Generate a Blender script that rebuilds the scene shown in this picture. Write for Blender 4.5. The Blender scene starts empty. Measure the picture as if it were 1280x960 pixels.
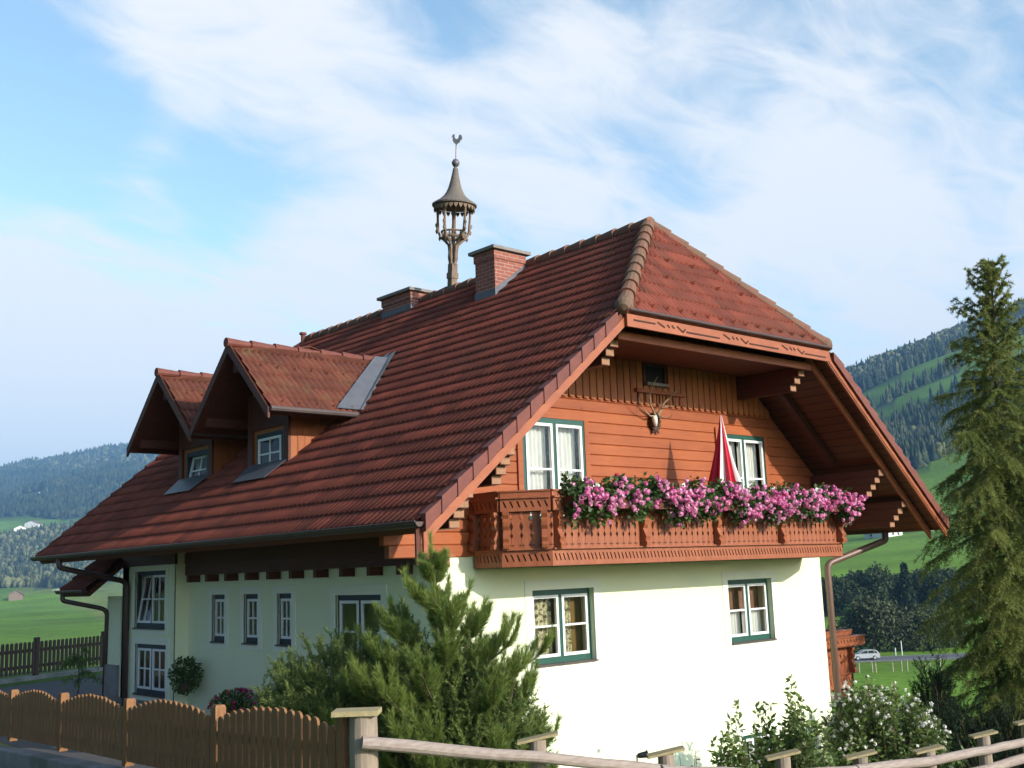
import bpy, math, random
import numpy as np
from mathutils import Vector, Matrix

random.seed(7)
rng = np.random.default_rng(11)
SC = bpy.context.scene
COL = SC.collection
PI = math.pi

# ------------------------------------------------------------------ camera
CAM = np.array([-9.0216, -11.6364, -0.3378])
FPX = 1372.55                      # focal length in pixels of a 1280 px wide picture
YAW, PITCH, ROLL = -0.7336, 0.1684, -0.0365
_f = np.array([-math.sin(YAW) * math.cos(PITCH), math.cos(YAW) * math.cos(PITCH), math.sin(PITCH)])
_r0 = np.array([math.cos(YAW), math.sin(YAW), 0.0])
_u0 = np.cross(_r0, _f)
R_ = _r0 * math.cos(ROLL) + _u0 * math.sin(ROLL)
U_ = np.cross(R_, _f)
F_ = _f
cam_d = bpy.data.cameras.new('camera')
cam = bpy.data.objects.new('camera', cam_d)
COL.objects.link(cam)
cam_d.sensor_width = 36.0
cam_d.lens = FPX / 1280 * 36.0
cam_d.clip_start = 0.05
cam_d.clip_end = 30000
cam.matrix_world = Matrix(((R_[0], U_[0], -F_[0], CAM[0]), (R_[1], U_[1], -F_[1], CAM[1]),
                           (R_[2], U_[2], -F_[2], CAM[2]), (0, 0, 0, 1)))
SC.camera = cam

# ------------------------------------------------------------------ world, sun, exposure
SUN = Vector((0.24, -1.1, 0.42)).normalized()     # direction towards the sun
world = bpy.data.worlds.new('World')
SC.world = world
world.use_nodes = True
SKY_STRENGTH = 0.075
CLOUD = 10.2

def nn(nt, t, **kw):
    n = nt.nodes.new(t)
    for k, v in kw.items():
        setattr(n, k, v)
    return n

def build_world():
    nt = world.node_tree
    nt.nodes.clear()
    L = nt.links.new
    out = nn(nt, 'ShaderNodeOutputWorld')
    bg = nn(nt, 'ShaderNodeBackground')
    bg.inputs['Strength'].default_value = SKY_STRENGTH
    sky = nn(nt, 'ShaderNodeTexSky', sky_type='NISHITA', sun_disc=False)
    sky.sun_elevation = math.asin(SUN.z)
    sky.sun_rotation = math.atan2(SUN.x, SUN.y)
    sky.altitude = 800
    sky.air_density = 1.0
    sky.dust_density = 0.6
    sky.ozone_density = 1.4
    tc = nn(nt, 'ShaderNodeTexCoord')
    # clouds as a flat high layer: direction / (z + k)
    sep = nn(nt, 'ShaderNodeSeparateXYZ')
    L(tc.outputs['Generated'], sep.inputs[0])
    za = nn(nt, 'ShaderNodeMath', operation='ADD'); za.inputs[1].default_value = 0.22
    zm = nn(nt, 'ShaderNodeMath', operation='MAXIMUM'); zm.inputs[1].default_value = 0.05
    L(sep.outputs['Z'], zm.inputs[0]); L(zm.outputs[0], za.inputs[0])
    cmb = nn(nt, 'ShaderNodeCombineXYZ')
    for k, ax in enumerate('XY'):
        d = nn(nt, 'ShaderNodeMath', operation='DIVIDE')
        L(sep.outputs[ax], d.inputs[0]); L(za.outputs[0], d.inputs[1]); L(d.outputs[0], cmb.inputs[k])
    mp = nn(nt, 'ShaderNodeMapping')
    mp.inputs['Rotation'].default_value = (0, 0, math.radians(56))
    mp.inputs['Scale'].default_value = (0.9, 1.8, 1)
    L(cmb.outputs[0], mp.inputs['Vector'])
    n1 = nn(nt, 'ShaderNodeTexNoise')
    n1.inputs['Scale'].default_value = 1.5; n1.inputs['Detail'].default_value = 9
    n1.inputs['Roughness'].default_value = 0.56; n1.inputs['Distortion'].default_value = 0.55
    L(mp.outputs[0], n1.inputs['Vector'])
    n2 = nn(nt, 'ShaderNodeTexNoise')
    n2.inputs['Scale'].default_value = 5.2; n2.inputs['Detail'].default_value = 8
    n2.inputs['Roughness'].default_value = 0.6; n2.inputs['Distortion'].default_value = 0.9
    L(mp.outputs[0], n2.inputs['Vector'])
    acc = nn(nt, 'ShaderNodeMath', operation='MULTIPLY_ADD')
    acc.inputs[1].default_value = 0.80; L(n2.outputs['Fac'], acc.inputs[0]); L(n1.outputs['Fac'], acc.inputs[2])
    last = acc.outputs[0]
    # large cloud banks and clear gaps of this sky, as directions (azimuth/elevation) with a width
    banks = SKY_BANKS
    for (dv, wd, am) in banks:
        dp = nn(nt, 'ShaderNodeVectorMath', operation='DOT_PRODUCT')
        L(tc.outputs['Generated'], dp.inputs[0]); dp.inputs[1].default_value = dv
        mr = nn(nt, 'ShaderNodeMapRange', interpolation_type='SMOOTHSTEP')
        mr.inputs['From Min'].default_value = math.cos(wd); mr.inputs['From Max'].default_value = 1.0
        mr.inputs['To Min'].default_value = 0.0; mr.inputs['To Max'].default_value = am
        L(dp.outputs['Value'], mr.inputs['Value'])
        ad = nn(nt, 'ShaderNodeMath', operation='ADD')
        L(last, ad.inputs[0]); L(mr.outputs[0], ad.inputs[1]); last = ad.outputs[0]
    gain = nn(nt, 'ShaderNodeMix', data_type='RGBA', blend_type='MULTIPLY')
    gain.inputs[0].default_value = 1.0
    # clouds kept to the view side; unseen sky dimmed to darken the left wall
    dp = nn(nt, 'ShaderNodeVectorMath', operation='DOT_PRODUCT')
    L(tc.outputs['Generated'], dp.inputs[0]); dp.inputs[1].default_value = sdir(640, 380)
    side = nn(nt, 'ShaderNodeMapRange', interpolation_type='SMOOTHSTEP')
    side.inputs['From Min'].default_value = 0.55; side.inputs['From Max'].default_value = 0.84
    L(dp.outputs['Value'], side.inputs['Value'])
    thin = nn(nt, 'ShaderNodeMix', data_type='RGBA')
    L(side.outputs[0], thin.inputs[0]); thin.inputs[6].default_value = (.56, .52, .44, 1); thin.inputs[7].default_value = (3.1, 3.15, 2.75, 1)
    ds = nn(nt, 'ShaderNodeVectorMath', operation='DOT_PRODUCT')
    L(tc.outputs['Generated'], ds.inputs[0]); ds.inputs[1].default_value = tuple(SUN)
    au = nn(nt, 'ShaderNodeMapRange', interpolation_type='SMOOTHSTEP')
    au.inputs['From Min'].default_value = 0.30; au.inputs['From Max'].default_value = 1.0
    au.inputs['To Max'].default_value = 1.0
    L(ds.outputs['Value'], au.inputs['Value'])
    glow = nn(nt, 'ShaderNodeMix', data_type='RGBA')  # unseen sky near the sun brightened, added fill for the shaded front wall
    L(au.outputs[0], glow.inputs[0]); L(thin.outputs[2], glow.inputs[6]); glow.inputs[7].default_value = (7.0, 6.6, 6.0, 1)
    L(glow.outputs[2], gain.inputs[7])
    sm = nn(nt, 'ShaderNodeMath', operation='MULTIPLY'); L(side.outputs[0], sm.inputs[0]); L(last, sm.inputs[1]); last = sm.outputs[0]
    ramp = nn(nt, 'ShaderNodeMapRange', interpolation_type='SMOOTHSTEP')
    ramp.inputs['From Min'].default_value = 0.68; ramp.inputs['From Max'].default_value = 1.24
    ramp.inputs['To Min'].default_value = 0.0; ramp.inputs['To Max'].default_value = 0.93
    L(last, ramp.inputs['Value'])
    mix = nn(nt, 'ShaderNodeMix', data_type='RGBA')
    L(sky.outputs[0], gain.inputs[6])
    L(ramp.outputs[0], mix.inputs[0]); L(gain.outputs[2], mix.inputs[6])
    mix.inputs[7].default_value = (CLOUD * 0.985, CLOUD * 0.99, CLOUD * 1.0, 1)
    L(mix.outputs[2], bg.inputs['Color'])
    L(bg.outputs[0], out.inputs['Surface'])

def ray(px, py):
    return F_ + R_ * (px - 640) / FPX - U_ * (py - 480) / FPX
def sdir(px, py):
    d = ray(px, py); return tuple(d / np.linalg.norm(d))
SKY_BANKS = [
    (sdir(270, 40), 0.14, 0.30), (sdir(400, 70), 0.08, 0.10), (sdir(540, 170), 0.13, 0.20), (sdir(480, 320), 0.10, 0.24),
    (sdir(720, 60), 0.07, 0.14), (sdir(200, 480), 0.26, 0.36), (sdir(20, 560), 0.22, 0.38), (sdir(1000, 340), 0.15, 0.26),
    (sdir(1230, 330), 0.12, 0.20), (sdir(1000, 180), 0.12, 0.14), (sdir(1150, 60), 0.16, 0.06), (sdir(830, 130), 0.10, 0.08),
    (sdir(700, 250), 0.06, 0.10), (sdir(900, 230), 0.05, -0.08),
    (sdir(30, 100), 0.12, -0.28), (sdir(150, 250), 0.14, -0.28), (sdir(290, 230), 0.07, -0.20), (sdir(560, 30), 0.06, -0.12),
]
build_world()
sun_d = bpy.data.lights.new('sun', 'SUN')
sun_d.energy = 4.7
sun_d.angle = math.radians(0.55)
sun_d.color = (1.0, 0.93, 0.82)
sun = bpy.data.objects.new('sun', sun_d)
COL.objects.link(sun)
sun.rotation_euler = SUN.to_track_quat('Z', 'Y').to_euler()
vs = SC.view_settings
vs.view_transform = 'Standard'
vs.look = 'None'
vs.gamma = 1.0
vs.use_curve_mapping = False
vs.exposure = 0.50
SC.cycles.max_bounces = 8
SC.cycles.transparent_max_bounces = 12
SC.cycles.volume_bounces = 0

# ------------------------------------------------------------------ geometry helpers
def AX(px, py, x):
    d = ray(px, py); return CAM + d * ((x - CAM[0]) / d[0])
def AY(px, py, y):
    d = ray(px, py); return CAM + d * ((y - CAM[1]) / d[1])
def AZ(px, py, z):
    d = ray(px, py); return CAM + d * ((z - CAM[2]) / d[2])
def AD(px, py, dist):
    return CAM + ray(px, py) * dist

ORG = {}
def link(o, parent=None, org=None):
    COL.objects.link(o)
    if parent is not None:
        o.parent = parent
        ORG[o] = ORG[parent]
    else:
        ORG[o] = Vector(org) if org is not None else Vector((0, 0, 0))
        o.location = ORG[o]
    return o

def tag(o, label=None, cat=None, group=None, kind=None):
    if label: o['label'] = label
    if cat: o['category'] = cat
    if group: o['group'] = group
    if kind: o['kind'] = kind
    return o

def thing(name, org, label, cat, group=None):
    o = bpy.data.objects.new(name, None)
    o.empty_display_size = 0.2
    link(o, None, org)
    return tag(o, label, cat, group)

def copy_tree(o, parent=None):
    c = o.copy()
    COL.objects.link(c)
    ORG[c] = ORG.get(o, Vector((0, 0, 0)))
    if parent is not None:
        c.parent = parent
    for ch in list(o.children):
        copy_tree(ch, c)
    return c

class MB:
    def __init__(s):
        s.v = []; s.f = []; s.m = []; s.cur = 0
    def add(s, verts, faces):
        b = len(s.v)
        s.v.extend([tuple(p) for p in verts])
        for f in faces:
            s.f.append([b + i for i in f]); s.m.append(s.cur)
        return s
    def hexa(s, p):        # 8 points: bottom ring 0-3, top ring 4-7
        return s.add(p, [(3, 2, 1, 0), (4, 5, 6, 7), (0, 1, 5, 4), (1, 2, 6, 5), (2, 3, 7, 6), (3, 0, 4, 7)])
    def box(s, x0, x1, y0, y1, z0, z1, T=None):
        p = [(x0, y0, z0), (x1, y0, z0), (x1, y1, z0), (x0, y1, z0), (x0, y0, z1), (x1, y0, z1), (x1, y1, z1), (x0, y1, z1)]
        if T: p = [T(*q) for q in p]
        return s.hexa(p)
    def beam(s, p, q, w, h, up=(0, 0, 1)):
        p = Vector(p); q = Vector(q); d = (q - p).normalized()
        up = Vector(up); sd = d.cross(up).normalized(); up = sd.cross(d).normalized()
        a = sd * w / 2; b = up * h / 2
        return s.hexa([p - a - b, p + a - b, q + a - b, q - a - b, p - a + b, p + a + b, q + a + b, q - a + b])
    def prism(s, poly, off):
        """flat polygon (3d points) extruded by the vector off"""
        off = Vector(off); n = len(poly)
        a = [Vector(p) for p in poly]; b = [p + off for p in a]
        return s.add(a + b, [tuple(range(n))[::-1], tuple(range(n, 2 * n))] +
                     [(i, (i + 1) % n, n + (i + 1) % n, n + i) for i in range(n)])
    def tube(s, pts, r, n=8, cap=True):
        pts = [Vector(p) for p in pts]
        rs = r if hasattr(r, '__len__') else [r] * len(pts)
        ring = []
        ref = None
        for i, p in enumerate(pts):
            d = (pts[min(i + 1, len(pts) - 1)] - pts[max(i - 1, 0)]).normalized()
            if ref is None:
                ref = d.orthogonal().normalized()
            ref = (ref - d * ref.dot(d)).normalized()
            sd = d.cross(ref)
            ring.append([p + (ref * math.cos(2 * PI * k / n) + sd * math.sin(2 * PI * k / n)) * rs[i] for k in range(n)])
        vs_ = [q for rg in ring for q in rg]
        fs = [(i * n + k, i * n + (k + 1) % n, (i + 1) * n + (k + 1) % n, (i + 1) * n + k)
              for i in range(len(pts) - 1) for k in range(n)]
        if cap:
            fs.append(tuple(range(n))[::-1]); fs.append(tuple(range((len(pts) - 1) * n, len(pts) * n)))
        return s.add(vs_, fs)
    def lathe(s, c, prof, n=24, axis=None):
        c = Vector(c)
        ax = Vector(axis).normalized() if axis is not None else Vector((0, 0, 1))
        e1 = ax.orthogonal().normalized(); e2 = ax.cross(e1)
        vs_ = [c + ax * z + (e1 * math.cos(2 * PI * k / n) + e2 * math.sin(2 * PI * k / n)) * r for (r, z) in prof for k in range(n)]
        fs = [(i * n + k, i * n + (k + 1) % n, (i + 1) * n + (k + 1) % n, (i + 1) * n + k)
              for i in range(len(prof) - 1) for k in range(n)]
        fs.append(tuple(range(n))[::-1]); fs.append(tuple(range((len(prof) - 1) * n, len(prof) * n)))
        return s.add(vs_, fs)
    def build(s, name, mat, parent=None, org=None, smooth=False):
        me = bpy.data.meshes.new(name)
        o = bpy.data.objects.new(name, me)
        link(o, parent, org)
        og = ORG[o]
        me.from_pydata([(p[0] - og.x, p[1] - og.y, p[2] - og.z) for p in s.v], [], s.f)
        mats = mat if isinstance(mat, (list, tuple)) else [mat]
        for m in mats: me.materials.append(m)
        if len(mats) > 1:
            me.polygons.foreach_set('material_index', s.m)
        if smooth:
            me.polygons.foreach_set('use_smooth', [True] * len(me.polygons))
        me.validate(); me.update()
        return o

def frame(O, U, V, N):
    O, U, V, N = (Vector(a) for a in (O, U, V, N))
    return lambda u, v, n: O + U * u + V * v + N * n

def np_mesh(name, verts, faces, mat, parent=None, org=None, tint=None, smooth=False, midx=None):
    """verts (N,3), faces (M,k); tint: per-vertex value stored as colour attribute 'tint'"""
    verts = np.asarray(verts, dtype=np.float64); faces = np.asarray(faces, dtype=np.int32)
    me = bpy.data.meshes.new(name)
    o = bpy.data.objects.new(name, me)
    link(o, parent, org)
    og = np.array(ORG[o])
    k = faces.shape[1]
    me.vertices.add(len(verts)); me.vertices.foreach_set('co', (verts - og).astype(np.float32).ravel())
    me.loops.add(faces.size); me.loops.foreach_set('vertex_index', faces.ravel())
    me.polygons.add(len(faces)); me.polygons.foreach_set('loop_start', np.arange(0, faces.size, k, dtype=np.int32))
    mats = mat if isinstance(mat, (list, tuple)) else [mat]
    for m in mats: me.materials.append(m)
    if midx is not None: me.polygons.foreach_set('material_index', np.asarray(midx, dtype=np.int32))
    if smooth: me.polygons.foreach_set('use_smooth', np.ones(len(faces), dtype=bool))
    me.update(calc_edges=True)
    if tint is not None:
        tint = np.asarray(tint, dtype=np.float32)
        at = me.color_attributes.new('tint', 'FLOAT_COLOR', 'POINT')
        c = np.ones((len(verts), 4), dtype=np.float32)
        c[:, :3] = tint if tint.ndim == 2 else tint[:, None]
        at.data.foreach_set('color', c.ravel())
    return o

def norm(a):
    return a / np.maximum(np.linalg.norm(a, axis=-1, keepdims=True), 1e-9)

def leaves(base, dirs, length, width, roll=None):
    """diamond leaves: base (N,3), dirs (N,3)"""
    n = len(base)
    dirs = norm(dirs)
    rv = rng.normal(size=(n, 3)) if roll is None else roll
    sd = norm(np.cross(dirs, rv))
    length = np.broadcast_to(length, (n,))[:, None]; width = np.broadcast_to(width, (n,))[:, None]
    nv = np.cross(dirs, sd)
    p0 = base; p2 = base + dirs * length
    mid = base + dirs * length * 0.45 + nv * length * 0.06
    v = np.stack([p0, mid + sd * width / 2, p2, mid - sd * width / 2], 1).reshape(-1, 3)
    f = np.arange(4 * n).reshape(n, 4)
    return v, f

def needles(base, dirs, length, width):
    n = len(base)
    dirs = norm(dirs)
    sd = norm(np.cross(dirs, rng.normal(size=(n, 3))))
    length = np.broadcast_to(length, (n,))[:, None]; width = np.broadcast_to(width, (n,))[:, None]
    v = np.stack([base - sd * width / 2, base + sd * width / 2, base + dirs * length], 1).reshape(-1, 3)
    return v, np.arange(3 * n).reshape(n, 3)

def brush(p, q, m, ln, wd, ang=0.7, jit=0.0):
    """m needles along each segment p->q (K,3)"""
    K = len(p)
    t = rng.random((K, m, 1))
    b = p[:, None, :] * (1 - t) + q[:, None, :] * t
    ax = norm(q - p)[:, None, :]
    rd = rng.normal(size=(K, m, 3))
    rd = norm(rd - ax * (rd * ax).sum(-1, keepdims=True))
    a = ang * (0.6 + 0.8 * rng.random((K, m, 1)))
    d = ax * np.cos(a) + rd * np.sin(a)
    L_ = (ln * (0.7 + 0.6 * rng.random((K, m)))).ravel()
    return needles(b.reshape(-1, 3), d.reshape(-1, 3), L_, wd)

# ------------------------------------------------------------------ materials
def principled(name):
    m = bpy.data.materials.new(name)
    m.use_nodes = True
    nt = m.node_tree
    return m, nt, nt.nodes['Principled BSDF']

def mat_noise(name, c1, c2, scale=4.0, rough=0.7, bump=0.0, stretch=(1, 1, 1), detail=6, spec=0.4, c3=None, s3=0.6, metallic=0.0, lo=0.3, hi=0.7, bscale=None):
    m, nt, b = principled(name)
    L = nt.links.new
    tc = nn(nt, 'ShaderNodeTexCoord')
    mp = nn(nt, 'ShaderNodeMapping'); mp.inputs['Scale'].default_value = stretch
    L(tc.outputs['Object'], mp.inputs['Vector'])
    n = nn(nt, 'ShaderNodeTexNoise')
    n.inputs['Scale'].default_value = scale; n.inputs['Detail'].default_value = detail; n.inputs['Roughness'].default_value = 0.62
    L(mp.outputs[0], n.inputs['Vector'])
    r = nn(nt, 'ShaderNodeMapRange'); r.inputs['From Min'].default_value = lo; r.inputs['From Max'].default_value = hi
    L(n.outputs['Fac'], r.inputs['Value'])
    mx = nn(nt, 'ShaderNodeMix', data_type='RGBA')
    L(r.outputs[0], mx.inputs[0]); mx.inputs[6].default_value = (*c1, 1); mx.inputs[7].default_value = (*c2, 1)
    col = mx.outputs[2]
    if c3 is not None:
        n3 = nn(nt, 'ShaderNodeTexNoise'); n3.inputs['Scale'].default_value = s3; n3.inputs['Detail'].default_value = 4
        L(tc.outputs['Object'], n3.inputs['Vector'])
        r3 = nn(nt, 'ShaderNodeMapRange', interpolation_type='SMOOTHSTEP'); r3.inputs['From Min'].default_value = 0.45; r3.inputs['From Max'].default_value = 0.7
        L(n3.outputs['Fac'], r3.inputs['Value'])
        m3 = nn(nt, 'ShaderNodeMix', data_type='RGBA')
        L(r3.outputs[0], m3.inputs[0]); L(col, m3.inputs[6]); m3.inputs[7].default_value = (*c3, 1)
        col = m3.outputs[2]
    L(col, b.inputs['Base Color'])
    b.inputs['Roughness'].default_value = rough
    b.inputs['Specular IOR Level'].default_value = spec
    b.inputs['Metallic'].default_value = metallic
    if bump:
        bp = nn(nt, 'ShaderNodeBump'); bp.inputs['Strength'].default_value = bump; bp.inputs['Distance'].default_value = 0.01
        src = n.outputs['Fac']
        if bscale:
            nb = nn(nt, 'ShaderNodeTexNoise'); nb.inputs['Scale'].default_value = bscale; nb.inputs['Detail'].default_value = 5
            L(mp.outputs[0], nb.inputs['Vector']); src = nb.outputs['Fac']
        L(src, bp.inputs['Height']); L(bp.outputs[0], b.inputs['Normal'])
    return m

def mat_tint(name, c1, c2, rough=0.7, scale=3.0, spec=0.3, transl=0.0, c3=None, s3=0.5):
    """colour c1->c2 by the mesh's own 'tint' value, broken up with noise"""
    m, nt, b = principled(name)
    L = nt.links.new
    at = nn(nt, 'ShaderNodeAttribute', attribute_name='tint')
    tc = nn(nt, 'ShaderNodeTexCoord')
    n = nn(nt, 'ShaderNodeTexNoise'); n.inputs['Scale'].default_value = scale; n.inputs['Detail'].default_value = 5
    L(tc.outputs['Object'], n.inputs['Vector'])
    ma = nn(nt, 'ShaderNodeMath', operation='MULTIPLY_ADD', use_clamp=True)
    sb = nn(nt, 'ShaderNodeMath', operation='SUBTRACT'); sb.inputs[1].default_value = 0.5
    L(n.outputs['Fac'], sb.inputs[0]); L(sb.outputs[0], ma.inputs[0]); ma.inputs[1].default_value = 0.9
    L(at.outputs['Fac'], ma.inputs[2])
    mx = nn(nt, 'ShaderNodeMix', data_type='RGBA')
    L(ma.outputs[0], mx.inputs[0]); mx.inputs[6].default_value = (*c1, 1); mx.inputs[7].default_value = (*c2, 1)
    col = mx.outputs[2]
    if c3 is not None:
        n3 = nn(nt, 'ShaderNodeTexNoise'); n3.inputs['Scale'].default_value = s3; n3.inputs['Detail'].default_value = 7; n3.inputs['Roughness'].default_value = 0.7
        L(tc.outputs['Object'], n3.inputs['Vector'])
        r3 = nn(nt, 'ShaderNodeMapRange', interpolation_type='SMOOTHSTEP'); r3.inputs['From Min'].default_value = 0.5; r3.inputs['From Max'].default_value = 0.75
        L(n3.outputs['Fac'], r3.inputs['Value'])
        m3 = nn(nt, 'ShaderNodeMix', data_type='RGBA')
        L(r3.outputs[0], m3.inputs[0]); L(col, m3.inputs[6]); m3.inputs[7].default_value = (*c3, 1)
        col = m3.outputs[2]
    L(col, b.inputs['Base Color'])
    b.inputs['Roughness'].default_value = rough
    b.inputs['Specular IOR Level'].default_value = spec
    if transl:
        tr = nn(nt, 'ShaderNodeBsdfTranslucent'); L(col, tr.inputs['Color'])
        ms = nn(nt, 'ShaderNodeMixShader'); ms.inputs[0].default_value = transl
        out = nt.nodes['Material Output']
        L(b.outputs[0], ms.inputs[1]); L(tr.outputs[0], ms.inputs[2]); L(ms.outputs[0], out.inputs['Surface'])
    return m

def mat_glass(name):
    m = bpy.data.materials.new(name); m.use_nodes = True
    nt = m.node_tree; nt.nodes.clear(); L = nt.links.new
    out = nn(nt, 'ShaderNodeOutputMaterial')
    t = nn(nt, 'ShaderNodeBsdfTransparent'); t.inputs[0].default_value = (0.93, 0.95, 0.93, 1)
    g = nn(nt, 'ShaderNodeBsdfGlossy'); g.inputs['Roughness'].default_value = 0.03
    fr = nn(nt, 'ShaderNodeFresnel'); fr.inputs['IOR'].default_value = 1.6
    ms = nn(nt, 'ShaderNodeMixShader')
    L(fr.outputs[0], ms.inputs[0]); L(t.outputs[0], ms.inputs[1]); L(g.outputs[0], ms.inputs[2]); L(ms.outputs[0], out.inputs['Surface'])
    return m

def mat_brick(name):
    m, nt, b = principled(name); L = nt.links.new
    tc = nn(nt, 'ShaderNodeTexCoord')
    sp = nn(nt, 'ShaderNodeSeparateXYZ'); L(tc.outputs['Object'], sp.inputs[0])
    ad = nn(nt, 'ShaderNodeMath', operation='ADD'); L(sp.outputs['X'], ad.inputs[0]); L(sp.outputs['Y'], ad.inputs[1])
    cb = nn(nt, 'ShaderNodeCombineXYZ'); L(ad.outputs[0], cb.inputs[0]); L(sp.outputs['Z'], cb.inputs[1])
    br = nn(nt, 'ShaderNodeTexBrick'); L(cb.outputs[0], br.inputs['Vector'])
    br.inputs['Scale'].default_value = 1.0; br.inputs['Brick Width'].default_value = 0.2; br.inputs['Row Height'].default_value = 0.068
    br.inputs['Mortar Size'].default_value = 0.006
    br.inputs['Color1'].default_value = (0.33, 0.10, 0.06, 1); br.inputs['Color2'].default_value = (0.24, 0.07, 0.045, 1)
    br.inputs['Mortar'].default_value = (0.36, 0.27, 0.22, 1)
    L(br.outputs['Color'], b.inputs['Base Color']); b.inputs['Roughness'].default_value = 0.85
    bp = nn(nt, 'ShaderNodeBump'); bp.inputs['Strength'].default_value = 0.4; bp.inputs['Distance'].default_value = 0.01; bp.invert = True
    L(br.outputs['Fac'], bp.inputs['Height']); L(bp.outputs[0], b.inputs['Normal'])
    return m

def mat_boards(name, c1, c2, axis, w, off, stretch):
    """stained boards: each board its own tone, grain along the board, knots and faded patches"""
    m, nt, b = principled(name); L = nt.links.new
    tc = nn(nt, 'ShaderNodeTexCoord'); sp = nn(nt, 'ShaderNodeSeparateXYZ'); L(tc.outputs['Object'], sp.inputs[0])
    sb = nn(nt, 'ShaderNodeMath', operation='SUBTRACT'); L(sp.outputs[axis], sb.inputs[0]); sb.inputs[1].default_value = off
    dv = nn(nt, 'ShaderNodeMath', operation='DIVIDE'); L(sb.outputs[0], dv.inputs[0]); dv.inputs[1].default_value = w
    fl = nn(nt, 'ShaderNodeMath', operation='FLOOR'); L(dv.outputs[0], fl.inputs[0])
    wn = nn(nt, 'ShaderNodeTexWhiteNoise', noise_dimensions='1D'); L(fl.outputs[0], wn.inputs['W'])
    mp = nn(nt, 'ShaderNodeMapping'); mp.inputs['Scale'].default_value = stretch; L(tc.outputs['Object'], mp.inputs['Vector'])
    of = nn(nt, 'ShaderNodeVectorMath', operation='ADD'); L(mp.outputs[0], of.inputs[0])
    sc = nn(nt, 'ShaderNodeMath', operation='MULTIPLY'); L(wn.outputs['Value'], sc.inputs[0]); sc.inputs[1].default_value = 37
    L(sc.outputs[0], of.inputs[1])
    g = nn(nt, 'ShaderNodeTexNoise'); g.inputs['Scale'].default_value = 3.2; g.inputs['Detail'].default_value = 8; g.inputs['Roughness'].default_value = .7; L(of.outputs[0], g.inputs['Vector'])
    p = nn(nt, 'ShaderNodeTexNoise'); p.inputs['Scale'].default_value = 1.1; p.inputs['Detail'].default_value = 4; L(tc.outputs['Object'], p.inputs['Vector'])
    a1 = nn(nt, 'ShaderNodeMath', operation='MULTIPLY_ADD'); L(wn.outputs['Value'], a1.inputs[0]); a1.inputs[1].default_value = .38; L(g.outputs['Fac'], a1.inputs[2])
    a2 = nn(nt, 'ShaderNodeMath', operation='MULTIPLY_ADD'); L(p.outputs['Fac'], a2.inputs[0]); a2.inputs[1].default_value = .9; L(a1.outputs[0], a2.inputs[2])
    mr = nn(nt, 'ShaderNodeMapRange'); mr.inputs['From Min'].default_value = .72; mr.inputs['From Max'].default_value = 1.55; L(a2.outputs[0], mr.inputs['Value'])
    mx = nn(nt, 'ShaderNodeMix', data_type='RGBA'); L(mr.outputs[0], mx.inputs[0]); mx.inputs[6].default_value = (*c1, 1); mx.inputs[7].default_value = (*c2, 1)
    # knots
    ms = nn(nt, 'ShaderNodeMapping'); ms.inputs['Scale'].default_value = tuple(max(.45, q ** .5 * .55) for q in stretch); L(tc.outputs['Object'], ms.inputs['Vector'])
    vo = nn(nt, 'ShaderNodeTexVoronoi'); vo.inputs['Scale'].default_value = 3.0; L(ms.outputs[0], vo.inputs['Vector'])
    kn = nn(nt, 'ShaderNodeMapRange', interpolation_type='SMOOTHSTEP'); kn.inputs['From Min'].default_value = .035; kn.inputs['From Max'].default_value = .085
    kn.inputs['To Min'].default_value = .75; kn.inputs['To Max'].default_value = 0; L(vo.outputs['Distance'], kn.inputs['Value'])
    mk = nn(nt, 'ShaderNodeMix', data_type='RGBA'); L(kn.outputs[0], mk.inputs[0]); L(mx.outputs[2], mk.inputs[6]); mk.inputs[7].default_value = (.10, .028, .012, 1)
    L(mk.outputs[2], b.inputs['Base Color']); b.inputs['Roughness'].default_value = .55; b.inputs['Specular IOR Level'].default_value = .35
    bp = nn(nt, 'ShaderNodeBump'); bp.inputs['Strength'].default_value = .18; bp.inputs['Distance'].default_value = .01
    L(g.outputs['Fac'], bp.inputs['Height']); L(bp.outputs[0], b.inputs['Normal'])
    return m

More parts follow.
